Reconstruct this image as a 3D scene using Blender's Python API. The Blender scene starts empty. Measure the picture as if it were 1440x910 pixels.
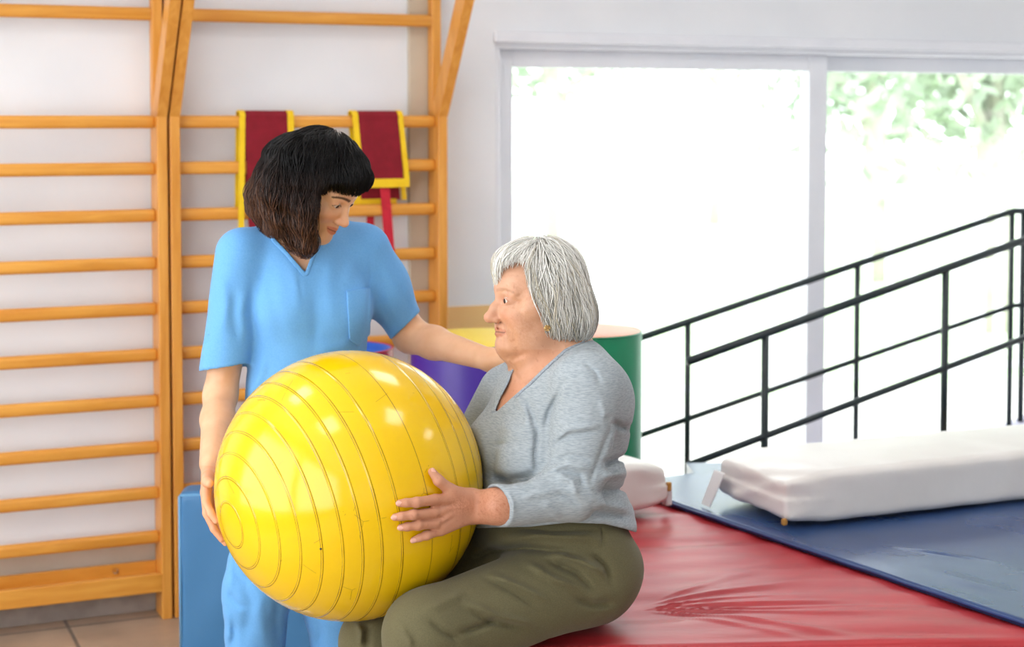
import bpy, math, random
import numpy as np
from math import radians, sin, cos, pi
from mathutils import Vector, Matrix

rng = np.random.default_rng(7)
random.seed(7)
SC = bpy.context.scene
COL = SC.collection

# ---------------------------------------------------------------- camera maths
F, PCX, PCY = 2300.0, 720.0, 285.5
PITCH, CAMH = radians(3.0), 1.6
CP, SP = cos(PITCH), sin(PITCH)


def ray(px, py):
    zc = -(py - PCY) / F
    return np.array([(px - PCX) / F, CP + zc * SP, -SP + zc * CP])


def P(px, py, y):
    """world point seen at picture position (px, py) at world depth y"""
    r = ray(px, py)
    t = y / r[1]
    return np.array([r[0] * t, y, CAMH + r[2] * t])


def PZ(px, py, z):
    r = ray(px, py)
    t = (z - CAMH) / r[2]
    return np.array([r[0] * t, r[1] * t, z])


def proj(p):
    zf = p[:, 1] * CP - (p[:, 2] - CAMH) * SP
    up = p[:, 1] * SP + (p[:, 2] - CAMH) * CP
    return PCX + F * p[:, 0] / zf, PCY - F * up / zf


cam_data = bpy.data.cameras.new('camera')
cam = bpy.data.objects.new('camera', cam_data)
COL.objects.link(cam)
cam.location = (0, 0, CAMH)
cam.rotation_euler = (radians(90) - PITCH, 0, 0)
cam_data.sensor_width = 36
cam_data.lens = F / 1440 * 36
cam_data.shift_y = -(455 - PCY) / 1440
cam_data.clip_end = 200
cam_data.dof.use_dof = True
cam_data.dof.focus_distance = 3.45
cam_data.dof.aperture_fstop = 3.2
SC.camera = cam

# ---------------------------------------------------------------- materials


def new_mat(name):
    m = bpy.data.materials.new(name)
    m.use_nodes = True
    nt = m.node_tree
    b = nt.nodes['Principled BSDF']
    return m, nt, b


def node(nt, typ, **kw):
    n = nt.nodes.new(typ)
    for k, v in kw.items():
        if k.startswith('i_'):
            key = k[2:]
            key = int(key) if key.isdigit() else key.replace('_', ' ')
            n.inputs[key].default_value = v
        else:
            setattr(n, k, v)
    return n


def ramp(nt, stops, src):
    r = nt.nodes.new('ShaderNodeValToRGB')
    e = r.color_ramp.elements
    while len(e) < len(stops):
        e.new(0.5)
    for el, (p, c) in zip(e, stops):
        el.position = p
        el.color = (*c, 1)
    nt.links.new(src, r.inputs[0])
    return r.outputs[0]


def srgb(r, g, b):
    def f(c):
        c /= 255.0
        return c / 12.92 if c <= 0.04045 else ((c + 0.055) / 1.055) ** 2.4
    return (f(r), f(g), f(b))


def coords(nt, scale=(1, 1, 1), rot=(0, 0, 0)):
    tc = nt.nodes.new('ShaderNodeTexCoord')
    mp = nt.nodes.new('ShaderNodeMapping')
    mp.inputs['Scale'].default_value = scale
    mp.inputs['Rotation'].default_value = rot
    nt.links.new(tc.outputs['Object'], mp.inputs[0])
    return mp.outputs[0]


def mat(name, c, c2=None, rough=0.5, nscale=8.0, stretch=(1, 1, 1), detail=4, bump=0.0, bscale=None,
        bstretch=None, coat=0.0, sheen=0.0, metal=0.0, sss=0.0, contrast=(0.35, 0.65), spec=0.5, vcol=None, bdist=0.002):
    m, nt, b = new_mat(name)
    c2 = c2 or c
    v = coords(nt, stretch)
    n = node(nt, 'ShaderNodeTexNoise', i_Scale=nscale, i_Detail=detail)
    nt.links.new(v, n.inputs['Vector'])
    out = ramp(nt, [(contrast[0], c), (contrast[1], c2)], n.outputs['Fac'])
    if vcol:
        at = node(nt, 'ShaderNodeAttribute', attribute_name=vcol)
        mx = node(nt, 'ShaderNodeMix', data_type='RGBA', blend_type='MULTIPLY')
        mx.inputs[0].default_value = 1
        nt.links.new(out, mx.inputs[6])
        nt.links.new(at.outputs['Color'], mx.inputs[7])
        out = mx.outputs[2]
    nt.links.new(out, b.inputs['Base Color'])
    b.inputs['Roughness'].default_value = rough
    b.inputs['Metallic'].default_value = metal
    b.inputs['Specular IOR Level'].default_value = spec
    b.inputs['Coat Weight'].default_value = coat
    b.inputs['Sheen Weight'].default_value = sheen
    if sss:
        b.inputs['Subsurface Weight'].default_value = sss
        b.inputs['Subsurface Radius'].default_value = (0.012, 0.005, 0.003)
        b.inputs['Subsurface Scale'].default_value = 0.6
    if bump:
        v2 = coords(nt, bstretch or stretch)
        n2 = node(nt, 'ShaderNodeTexNoise', i_Scale=bscale or nscale, i_Detail=5)
        nt.links.new(v2, n2.inputs['Vector'])
        bp = node(nt, 'ShaderNodeBump', i_Strength=bump, i_Distance=bdist)
        nt.links.new(n2.outputs['Fac'], bp.inputs['Height'])
        nt.links.new(bp.outputs[0], b.inputs['Normal'])
    return m


# ---------------------------------------------------------------- objects


def tag(o, label=None, cat=None, group=None, kind=None):
    if label:
        o['label'] = label
    if cat:
        o['category'] = cat
    if group:
        o['group'] = group
    if kind:
        o['kind'] = kind
    return o


def empty(name, loc=(0, 0, 0), rz=0.0, label=None, cat=None, group=None, kind=None):
    o = bpy.data.objects.new(name, None)
    COL.objects.link(o)
    o.location = loc
    o.rotation_euler = (0, 0, rz)
    o.empty_display_size = 0.1
    return tag(o, label, cat, group, kind)


def link_mesh(name, me, m=None, parent=None, smooth=True, loc=None, rz=None):
    o = bpy.data.objects.new(name, me)
    COL.objects.link(o)
    if m is not None:
        me.materials.append(m)
    if smooth and len(me.polygons):
        me.polygons.foreach_set('use_smooth', np.ones(len(me.polygons), dtype=bool))
    if parent is not None:
        o.parent = parent
    if loc is not None:
        o.location = loc
    if rz is not None:
        o.rotation_euler = (0, 0, rz)
    return o


class MB:
    """collects verts and faces of ONE part"""

    def __init__(s):
        s.v, s.f = [], []

    def add(s, vs, fs):
        b = len(s.v)
        s.v.extend([tuple(float(c) for c in v) for v in vs])
        s.f.extend([tuple(b + i for i in f) for f in fs])
        return s

    def box(s, lo, hi, bev=0.0):
        import bmesh
        bm = bmesh.new()
        bmesh.ops.create_cube(bm, size=1)
        lo, hi = np.array(lo, float), np.array(hi, float)
        for v in bm.verts:
            v.co = Vector((lo + hi) / 2 + np.array(v.co) * (hi - lo))
        if bev > 0:
            bmesh.ops.bevel(bm, geom=bm.edges[:], offset=bev, segments=3, profile=0.5, affect='EDGES')
        bm.verts.index_update()
        s.add([v.co[:] for v in bm.verts], [[v.index for v in f.verts] for f in bm.faces])
        bm.free()
        return s

    def tube(s, pts, r, n=10, cap=True, rx=None):
        pts = [np.array(p, float) for p in pts]
        rs = r if hasattr(r, '__len__') else [r] * len(pts)
        vs, fs = [], []
        for i, p in enumerate(pts):
            t = pts[min(i + 1, len(pts) - 1)] - pts[max(i - 1, 0)]
            t = t / (np.linalg.norm(t) + 1e-9)
            a = np.array([0, 0, 1.0]) if abs(t[2]) < 0.9 else np.array([1.0, 0, 0])
            u = np.cross(t, a)
            u /= np.linalg.norm(u)
            w = np.cross(u, t)
            for k in range(n):
                an = 2 * pi * k / n
                vs.append(p + rs[i] * (cos(an) * u * (rx or 1) + sin(an) * w))
        for i in range(len(pts) - 1):
            for k in range(n):
                fs.append((i * n + k, i * n + (k + 1) % n, (i + 1) * n + (k + 1) % n, (i + 1) * n + k))
        if cap:
            fs.append(tuple(range(n))[::-1])
            fs.append(tuple((len(pts) - 1) * n + k for k in range(n)))
        return s.add(vs, fs)

    def lathe(s, prof, c=(0, 0, 0), n=48):
        vs, fs = [], []
        for (r, z) in prof:
            for k in range(n):
                a = 2 * pi * k / n
                vs.append((c[0] + r * cos(a), c[1] + r * sin(a), c[2] + z))
        for i in range(len(prof) - 1):
            for k in range(n):
                fs.append((i * n + k, i * n + (k + 1) % n, (i + 1) * n + (k + 1) % n, (i + 1) * n + k))
        return s.add(vs, fs)

    def prism(s, poly, z0, z1):
        n = len(poly)
        vs = [(p[0], p[1], z0) for p in poly] + [(p[0], p[1], z1) for p in poly]
        fs = [tuple(range(n))[::-1], tuple(range(n, 2 * n))] + [(i, (i + 1) % n, n + (i + 1) % n, n + i) for i in range(n)]
        return s.add(vs, fs)

    def build(s, name, m, parent=None, smooth=False, loc=None, rz=None):
        me = bpy.data.meshes.new(name)
        me.from_pydata(s.v, [], s.f)
        me.update()
        import bmesh
        bm = bmesh.new()
        bm.from_mesh(me)
        bmesh.ops.recalc_face_normals(bm, faces=bm.faces[:])
        bm.to_mesh(me)
        bm.free()
        return link_mesh(name, me, m, parent, smooth, loc, rz)


# ---------------------------------------------------------------- implicit surfaces


def smin(a, b, k):
    if k <= 0:
        return np.minimum(a, b)
    h = np.maximum(k - np.abs(a - b), 0) / k
    return np.minimum(a, b) - h * h * k * 0.25


def smax(a, b, k):
    return -smin(-a, -b, k)


def sd_cap(p, a, b, ra, rb):
    ab = b - a
    t = np.clip(((p - a) @ ab) / max(float(ab @ ab), 1e-12), 0, 1)
    d = p - a - t[:, None] * ab
    return np.sqrt((d * d).sum(1)) - (ra + (rb - ra) * t)


def sd_ell(p, c, r, R=None):
    q = p - c
    if R is not None:
        q = q @ R
    k0 = np.sqrt(((q / r) ** 2).sum(1)) + 1e-9
    k1 = np.sqrt(((q / (r * r)) ** 2).sum(1)) + 1e-9
    return k0 * (k0 - 1) / k1


def sd_box(p, c, hs, rr, R=None):
    q = p - c
    if R is not None:
        q = q @ R
    q = np.abs(q) - (np.asarray(hs) - rr)
    return np.sqrt((np.maximum(q, 0) ** 2).sum(1)) + np.minimum(q.max(1), 0) - rr


def poly_sdf(px, py, poly):
    """signed distance (picture units) to a polygon, negative inside"""
    poly = np.array(poly, float)
    n = len(poly)
    d = np.full(px.shape, 1e9)
    s = np.ones(px.shape)
    for i in range(n):
        a, b = poly[i], poly[i - 1]
        ex, ey = b[0] - a[0], b[1] - a[1]
        wx, wy = px - a[0], py - a[1]
        t = np.clip((wx * ex + wy * ey) / (ex * ex + ey * ey + 1e-9), 0, 1)
        bx, by = wx - ex * t, wy - ey * t
        d = np.minimum(d, bx * bx + by * by)
        c1, c2, c3 = py >= a[1], py < b[1], ex * wy > ey * wx
        flip = (c1 & c2 & c3) | (~c1 & ~c2 & ~c3)
        s = np.where(flip, -s, s)
    return s * np.sqrt(d)


def line_dist(px, py, pts):
    d = np.full(px.shape, 1e9)
    for a, b in zip(pts[:-1], pts[1:]):
        ex, ey = b[0] - a[0], b[1] - a[1]
        wx, wy = px - a[0], py - a[1]
        t = np.clip((wx * ex + wy * ey) / (ex * ex + ey * ey + 1e-9), 0, 1)
        d = np.minimum(d, (wx - ex * t) ** 2 + (wy - ey * t) ** 2)
    return np.sqrt(d)


class Sdf:
    def __init__(s):
        s.ops = []

    def _b(s, c, r, fn, k, mode='u'):
        s.ops.append((mode, fn, k, np.asarray(c, float), float(r)))
        return s

    def cap(s, a, b, ra, rb=None, k=0.02, mode='u'):
        a, b = np.asarray(a, float), np.asarray(b, float)
        rb = ra if rb is None else rb
        return s._b((a + b) / 2, np.linalg.norm(b - a) / 2 + max(ra, rb), lambda p: sd_cap(p, a, b, ra, rb), k, mode)

    def chain(s, pts, rs, k=0.02, mode='u'):
        for i in range(len(pts) - 1):
            s.cap(pts[i], pts[i + 1], rs[i], rs[i + 1], k, mode)
        return s

    def ell(s, c, r, k=0.02, R=None, mode='u'):
        c, r = np.asarray(c, float), np.asarray(r, float)
        return s._b(c, r.max(), lambda p: sd_ell(p, c, r, R), k, mode)

    def box(s, c, hs, rr, k=0.02, R=None, mode='u'):
        c = np.asarray(c, float)
        return s._b(c, np.linalg.norm(hs), lambda p: sd_box(p, c, hs, rr, R), k, mode)

    def fn(s, f, mode='d', k=0.0):
        """free function: mode 'd' adds displacement, 'c' is a cutter sdf, 'i' intersect"""
        s.ops.append((mode, f, k, None, None))
        return s

    def sub(s, other, off=0.0, k=0.0):
        """use another Sdf as union"""
        s.ops.append(('u', lambda p: other(p) + off, k, None, None))
        return s

    def __call__(s, p, cull=None):
        d = np.full(len(p), 1e3)
        if cull is not None:
            lo, hi = p.min(0), p.max(0)
        for mode, fn, k, c, r in s.ops:
            if cull is not None and c is not None:
                q = np.maximum(np.maximum(lo - c, c - hi), 0)
                if np.linalg.norm(q) - r > cull + k:
                    continue
            v = fn(p)
            if mode == 'u':
                d = smin(d, v, k)
            elif mode == 'c':
                d = smax(d, -v, k)
            elif mode == 'i':
                d = smax(d, v, k)
            else:
                d = d + v
        return d


def framed(f, R, t, s=1.0):
    """evaluate f (local coordinates) in the world"""
    return lambda p: f(((p - t) @ R) / s) * s


def mesh_sdf(f, lo, hi, h, B=8):
    lo, hi = np.asarray(lo, float), np.asarray(hi, float)
    n = np.maximum(np.ceil((hi - lo) / (h * B)).astype(int), 1)
    bi = np.stack(np.meshgrid(*[np.arange(k) for k in n], indexing='ij'), -1).reshape(-1, 3)
    dc = np.concatenate([f(lo + (b + 0.5) * B * h) for b in np.array_split(bi, max(1, len(bi) // 200000))])
    bi = bi[np.abs(dc) < B * h * 1.5 + 0.012]
    o = np.arange(B + 1)
    loc = np.stack(np.meshgrid(o, o, o, indexing='ij'), -1).reshape(-1, 3)
    V = np.empty((len(bi), B + 1, B + 1, B + 1), np.float32)
    isS = isinstance(f, Sdf)
    CH = 48
    for i in range(0, len(bi), CH):
        b = bi[i:i + CH]
        p = lo + (b[:, None, :] * B + loc[None]).reshape(-1, 3) * h
        v = f(p, cull=0.06) if isS else f(p)
        V[i:i + CH] = v.reshape(len(b), B + 1, B + 1, B + 1)
    ins = V < 0
    cnt = np.zeros((len(bi), B, B, B), np.int8)
    for dx in (0, 1):
        for dy in (0, 1):
            for dz in (0, 1):
                cnt += ins[:, dx:B + dx, dy:B + dy, dz:B + dz]
    m, ci, cj, ck = np.nonzero((cnt > 0) & (cnt < 8))
    corners = [(a, b, c) for a in (0, 1) for b in (0, 1) for c in (0, 1)]
    cv = np.stack([V[m, ci + a, cj + b, ck + c] for a, b, c in corners], 1)
    pos = np.zeros((len(m), 3))
    num = np.zeros(len(m))
    ca = np.array(corners, float)
    for i in range(8):
        for j in range(i + 1, 8):
            if np.abs(ca[i] - ca[j]).sum() == 1:
                x = (cv[:, i] < 0) != (cv[:, j] < 0)
                t = np.where(x, cv[:, i] / np.where(x, cv[:, i] - cv[:, j], 1), 0)
                pos += np.where(x[:, None], ca[i] + t[:, None] * (ca[j] - ca[i]), 0)
                num += x
    pos /= np.maximum(num, 1)[:, None]
    g = bi[m] * B + np.stack([ci, cj, ck], 1)
    verts = lo + (g + pos) * h
    N = n * B + 2
    key = lambda q: ((q[:, 0].astype(np.int64) + 1) * N[1] + q[:, 1] + 1) * N[2] + q[:, 2] + 1
    kk = key(g)
    order = np.argsort(kk)
    ks = kk[order]
    quads = []
    E = np.eye(3, dtype=int)
    for a in range(3):
        b, c = (a + 1) % 3, (a + 2) % 3
        s0 = ins[:, :B, :B, :B]
        sl = [slice(0, B)] * 3
        sl[a] = slice(1, B + 1)
        s1 = ins[:, sl[0], sl[1], sl[2]]
        m2, i2, j2, k2 = np.nonzero(s0 != s1)
        gg = bi[m2] * B + np.stack([i2, j2, k2], 1)
        fl = s0[m2, i2, j2, k2]
        idx = []
        ok = np.ones(len(gg), bool)
        for off in (0 * E[b], E[b], E[b] + E[c], E[c]):
            q = key(gg - off)
            ix = np.searchsorted(ks, q)
            ix = np.minimum(ix, len(ks) - 1)
            ok &= ks[ix] == q
            idx.append(order[ix])
        qd = np.stack(idx, 1)
        qd = np.where(fl[:, None], qd, qd[:, ::-1])
        quads.append(qd[ok])
    return verts, np.concatenate(quads)


def np_mesh(name, verts, quads, col=None):
    me = bpy.data.meshes.new(name)
    nv, nf = len(verts), len(quads)
    w = quads.shape[1]
    me.vertices.add(nv)
    me.vertices.foreach_set('co', np.asarray(verts, np.float32).ravel())
    me.loops.add(nf * w)
    me.loops.foreach_set('vertex_index', np.asarray(quads, np.int32).ravel())
    me.polygons.add(nf)
    me.polygons.foreach_set('loop_start', np.arange(nf, dtype=np.int32) * w)
    me.polygons.foreach_set('loop_total', np.full(nf, w, np.int32))
    me.update(calc_edges=True)
    me.validate()
    if col is not None:
        at = me.color_attributes.new('Col', 'FLOAT_COLOR', 'POINT')
        c4 = np.ones((nv, 4), np.float32)
        c4[:, :3] = col
        at.data.foreach_set('color', c4.ravel())
    return me


def sdf_obj(name, f, lo, hi, h, m, parent=None, colfn=None, origin=None):
    v, q = mesh_sdf(f, lo, hi, h)
    col = colfn(v) if colfn else None
    if origin is not None:
        v = v - np.asarray(origin)
    me = np_mesh(name, v, q, col)
    return link_mesh(name, me, m, parent)


def grad(f, p, e=0.0015):
    g = np.stack([f(p + e * np.eye(3)[i]) - f(p - e * np.eye(3)[i]) for i in range(3)], 1)
    return g / (np.linalg.norm(g, axis=1, keepdims=True) + 1e-9)
# ================================================================= the room
TH = radians(23.5)
CT, ST = cos(TH), sin(TH)
O2 = np.array([-1.08, 5.15])            # foot of the wall bars' doubled post
WS, WN = np.array([CT, ST]), np.array([ST, -CT])
WALL = -0.13                            # offset of the plaster behind the bars


def W(s, o, z):
    q = O2 + WS * s + WN * o
    return np.array([q[0], q[1], z])


def wall_hit(px, py, o):
    r = ray(px, py)
    # (t*r_xy - O2) . WN = o
    t = (o + O2 @ WN) / (r[:2] @ WN)
    p = np.array([0, 0, CAMH]) + r * t
    return float((p[:2] - O2) @ WS), float(p[2]), p


plaster = mat('white_plaster', srgb(238, 239, 242), srgb(232, 234, 238), 0.85, 3, bump=0.05, bscale=90)
peach = mat('peach_paint', srgb(250, 205, 140), srgb(246, 198, 132), 0.6, 5)
taupe = mat('beige_wall_strip', srgb(205, 192, 172), srgb(196, 182, 160), 0.7, 4)
pvc = mat('white_window_frame', srgb(238, 239, 244), srgb(232, 234, 240), 0.35, 6)
skirt_m = mat('stone_skirting', srgb(150, 138, 130), srgb(170, 158, 148), 0.45, 14)
band_m = mat('beige_band', srgb(205, 190, 172), srgb(196, 180, 160), 0.6, 5)

CEIL = 2.75
S0, S1 = -2.3, 4.6
sw0, _, _ = wall_hit(697, 200, WALL)        # opening of the big window
_, zt, _ = wall_hit(900, 62, WALL)
zt = zt + 0.0
sw1 = S1 - 0.25
WT = 0.28


def wbox(name, s0, s1, o0, o1, z0, z1, m, bev=0.0, kind='structure', parent=None):
    c = W((s0 + s1) / 2, (o0 + o1) / 2, (z0 + z1) / 2)
    d = (s1 - s0) / 2, (o1 - o0) / 2, (z1 - z0) / 2
    o = MB().box((-d[0], -d[1], -d[2]), d, bev).build(name, m, None)
    o.location = c
    o.rotation_euler = (0, 0, TH)
    if kind:
        o['kind'] = kind
    return o


# back wall with the window opening, one mesh in wall coordinates
wb = MB()
bx = lambda s0, s1, z0, z1: wb.box((s0, -WALL, z0), (s1, -WALL + WT, z1))
bx(S0 - WT, sw0, 0, CEIL)
bx(sw0, sw1, zt, CEIL)
bx(sw1, S1 + WT, 0, CEIL)
w = wb.build('wall_back', plaster, None, loc=(*O2, 0), rz=TH)
w['kind'] = 'structure'

# tiled floor
m, nt, b = new_mat('beige_floor_tiles')
v = coords(nt, (1, 1, 1), (0, 0, -TH))
br = node(nt, 'ShaderNodeTexBrick', offset=0.0, i_Scale=1.0)
br.inputs['Color1'].default_value = (*srgb(188, 164, 140), 1)
br.inputs['Color2'].default_value = (*srgb(176, 152, 128), 1)
br.inputs['Mortar'].default_value = (*srgb(120, 108, 96), 1)
br.inputs['Mortar Size'].default_value = 0.006
br.inputs['Brick Width'].default_value = 0.45
br.inputs['Row Height'].default_value = 0.45
mp = node(nt, 'ShaderNodeMapping')
mp.inputs['Location'].default_value = (0.16, 0.2, 0)
nt.links.new(v, mp.inputs[0])
nt.links.new(mp.outputs[0], br.inputs['Vector'])
nz = node(nt, 'ShaderNodeTexNoise', i_Scale=5.0, i_Detail=6.0)
nt.links.new(v, nz.inputs['Vector'])
mx = node(nt, 'ShaderNodeMix', data_type='RGBA', blend_type='OVERLAY')
mx.inputs[0].default_value = 0.5
nt.links.new(br.outputs[0], mx.inputs[6])
nt.links.new(nz.outputs['Fac'], mx.inputs[7])
nt.links.new(mx.outputs[2], b.inputs['Base Color'])
b.inputs['Roughness'].default_value = 0.35
fl = MB()
fl.prism([W(S0 - WT, WALL, 0)[:2], W(S0 - WT, 9, 0)[:2], W(S1 + WT, 9, 0)[:2], W(S1 + WT, WALL, 0)[:2]], -0.1, 0)
tag(fl.build('floor', m), kind='structure')
ce = MB()
ce.prism([W(S0 - WT, WALL - WT, 0)[:2], W(S0 - WT, 7.8, 0)[:2], W(S1 + WT, 7.8, 0)[:2], W(S1 + WT, WALL - WT, 0)[:2]], CEIL, CEIL + 0.15)
tag(ce.build('ceiling', plaster), kind='structure')

# wall on the left with large window openings (out of the frame, lets the day in)
wl = MB()
for y0, y1, z0, z1 in ((-7.5, WALL * -1 + WT, 2.45, CEIL), (-7.5, WALL * -1 + WT, 0, 0.35), (-0.7, WALL * -1 + WT, 0.35, 2.45), (-3.2, -3.0, 0.35, 2.45), (-7.5, -6.6, 0.35, 2.45)):
    wl.box((S0 - WT, y0, z0), (S0, y1, z1))
tag(wl.build('wall_left', plaster, None, loc=(*O2, 0), rz=TH), kind='structure')
wf = MB().box((S0 - WT, -7.8, 0), (S1 + WT, -7.5, CEIL))  # unseen wall behind the camera, added to block frontal fill light
tag(wf.build('wall_front', plaster, None, loc=(*O2, 0), rz=TH), kind='structure')
wr = MB().box((S1, -7.5, 0), (S1 + WT, -WALL + WT, CEIL))
tag(wr.build('wall_right', plaster, None, loc=(*O2, 0), rz=TH), kind='structure')

# skirting tiles, beige band, peach dado, beige strip behind the bars
sk = wbox('baseboard_back', S0, sw0, WALL, WALL + 0.012, 0, 0.115, skirt_m, 0.002)
_, zb, _ = wall_hit(120, 768, WALL)
sp_end, _, _ = wall_hit(604, 300, WALL)
s_post, _, _ = wall_hit(628, 400, WALL)
wbox('trim_1', S0, sp_end - 0.085, WALL, WALL + 0.004, 0.116, zb, band_m)
_, zd, _ = wall_hit(665, 430, WALL)
wbox('trim_2', sp_end + 0.012, sw0 - 0.004, WALL, WALL + 0.005, 0.116, zd, peach)
wbox('trim_3', sp_end - 0.08, sp_end + 0.01, WALL, WALL + 0.02, 0.116, CEIL - 0.01, taupe, 0.004)

# ---- sliding window
def wh(px, py, o=WALL):
    return wall_hit(px, py, o)[:2]

win = empty('window_1', W(sw0, WALL, 0), TH, kind='structure')


def wpart(name, boxes, m, bev=0.004):
    mb = MB()
    for s0, s1, o0, o1, z0, z1 in boxes:
        mb.box((s0 - sw0, -(o1 - WALL), z0), (s1 - sw0, -(o0 - WALL), z1), bev)
    o = mb.build(name, m, win)
    o['kind'] = 'structure'
    return o


OI = WALL - 0.05
sm, _ = wh(1149, 300, OI)
_, zh = wh(900, 66, OI)
ztop = zt
_, zg = wh(900, 97, OI)
g0, _ = wh(721, 200, OI)
g1, _ = wh(1137, 200, OI)
m1, _ = wh(1163, 200, OI)
wpart('outer_frame', [(sw0, sw1, OI - 0.13, OI + 0.045, zt - 0.025, zt), (sw0, sw0 + 0.02, OI - 0.13, OI + 0.045, 0, zt - 0.025),
                      (sw1 - 0.03, sw1, OI - 0.13, OI + 0.045, 0, zt - 0.025), (sw0, sw1, OI - 0.13, OI + 0.03, 0, 0.05)], pvc)
wpart('head_moulding', [(sw0 - 0.01, sw1, WALL, WALL + 0.025, zt - 0.004, zt + 0.035)], pvc, 0.006)
zl = zt - 0.025
wpart('sash', [(sw0 + 0.02, g0, OI - 0.045, OI, 0.05, zl), (g1, m1, OI - 0.045, OI, 0.05, zl),
               (g0, g1, OI - 0.045, OI, zg, zl), (g0, g1, OI - 0.045, OI, 0.05, 0.13)], pvc)
_, zg2 = wh(1300, 103, OI - 0.08)
wpart('sash', [(m1 - 0.05, m1 + 0.012, OI - 0.11, OI - 0.06, 0.05, zl), (sw1 - 0.12, sw1 - 0.03, OI - 0.11, OI - 0.06, 0.05, zl),
               (m1 + 0.01, sw1 - 0.12, OI - 0.11, OI - 0.06, zg2, zl), (m1 + 0.01, sw1 - 0.12, OI - 0.11, OI - 0.06, 0.05, 0.13)], pvc)
gm = bpy.data.materials.new('window_glass')
gm.use_nodes = True
nt = gm.node_tree
nt.nodes.clear()
out = node(nt, 'ShaderNodeOutputMaterial')
tr = node(nt, 'ShaderNodeBsdfTransparent')
tr.inputs[0].default_value = (0.97, 0.985, 0.975, 1)
gl = node(nt, 'ShaderNodeBsdfGlossy', i_Roughness=0.02)
mxs = node(nt, 'ShaderNodeMixShader')
mxs.inputs[0].default_value = 0.05
nt.links.new(tr.outputs[0], mxs.inputs[1])
nt.links.new(gl.outputs[0], mxs.inputs[2])
nt.links.new(mxs.outputs[0], out.inputs[0])
wpart('glass', [(g0, g1, OI - 0.026, OI - 0.02, 0.13, zg)], gm, 0)
wpart('glass', [(m1 + 0.012, sw1 - 0.12, OI - 0.09, OI - 0.084, 0.13, zg2)], gm, 0)

# ---- ceiling lamps (recessed panels of the room)
lamp_w = bpy.data.materials.new('lamp_diffuser')
lamp_w.use_nodes = True
lb = lamp_w.node_tree.nodes['Principled BSDF']
lb.inputs['Emission Color'].default_value = (1, 0.98, 0.95, 1)
lb.inputs['Emission Strength'].default_value = 8.0
lf_m = mat('lamp_frame', (0.85, 0.85, 0.85), rough=0.4)
k = 0
for (s, o, lab) in ((-0.9, 1.1, 'square ceiling light above the first set of wall bars'), (1.0, 1.1, 'square ceiling light above the standing carer'),
                    (-0.9, 2.7, 'square ceiling light over the open floor'), (1.0, 2.7, 'square ceiling light above the seated woman'),
                    (2.9, 1.3, 'square ceiling light above the ramp'), (2.9, 2.9, 'square ceiling light above the blue mat')):
    e = empty('ceiling_light', W(s, o, CEIL), TH, lab, 'ceiling light', 'ceiling lights')
    a = 0.3
    MB().box((-a, -a, -0.02), (-a + 0.03, a, 0), 0.002).box((a - 0.03, -a, -0.02), (a, a, 0), 0.002).box((-a + 0.03, -a, -0.02), (a - 0.03, -a + 0.03, 0), 0.002).box((-a + 0.03, a - 0.03, -0.02), (a - 0.03, a, 0), 0.002).build('frame', lf_m, e)
    MB().box((-a + 0.03, -a + 0.03, -0.014), (a - 0.03, a - 0.03, -0.002)).build('diffuser', lamp_w, e)

# ---- world
wd = bpy.data.worlds.new('world')
SC.world = wd
wd.use_nodes = True
bg = wd.node_tree.nodes['Background']
bg.inputs[0].default_value = (0.93, 0.97, 1.0, 1)
bg.inputs[1].default_value = 5.0

# ---- outside: terrace, white railing, trees, house
ter = mat('pale_paving', srgb(236, 232, 226), srgb(228, 224, 216), 0.8, 3)
g = MB()
g.prism([W(-6, WALL - WT, 0)[:2], W(14, WALL - WT, 0)[:2], W(14, -3.0, 0)[:2], W(-6, -3.0, 0)[:2]], -0.2, -0.04)
tag(g.build('terrace_ground', ter), kind='structure')
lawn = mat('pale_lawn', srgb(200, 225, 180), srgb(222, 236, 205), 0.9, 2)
g = MB()
g.prism([W(-20, -3.0, 0)[:2], W(40, -3.0, 0)[:2], W(40, -40, 0)[:2], W(-20, -40, 0)[:2]], -0.5, -0.1)
tag(g.build('lawn_ground', lawn), kind='structure')
wmet = mat('white_railing_paint', (0.9, 0.9, 0.92), rough=0.4)
rl = empty('terrace_railing', W(3, -2.7, 0), TH, 'white metal railing with upright bars outside the window', 'railing')
MB().box((-6, -0.03, 1.14), (8, 0.03, 1.2), 0.01).build('top_rail', wmet, rl)
MB().box((-6, -0.02, 0.08), (8, 0.02, 0.12), 0.005).build('bottom_rail', wmet, rl)
for i in range(70):
    x = -4.0 + i * 0.16
    wd_ = 0.04 if i % 8 == 0 else 0.018
    z0 = -0.04 if i % 8 == 0 else 0.12
    MB().box((x - wd_, -0.018, z0), (x + wd_, 0.018, 1.14)).build('post' if i % 8 == 0 else 'baluster', wmet, rl)
leafs = [mat('hazed_leaves_%d' % i, c1, c2, 0.6, 6) for i, (c1, c2) in enumerate((
    (srgb(160, 176, 154), srgb(198, 209, 190)), (srgb(158, 174, 156), srgb(194, 206, 190)), (srgb(180, 200, 165), srgb(205, 220, 190))))]  # leaf colours lightened to stand in for outdoor haze and glare
bark = mat('hazed_bark', srgb(190, 184, 176), srgb(205, 200, 192), 0.9, 9)  # trunks paled too, haze put into the bark colour


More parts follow.
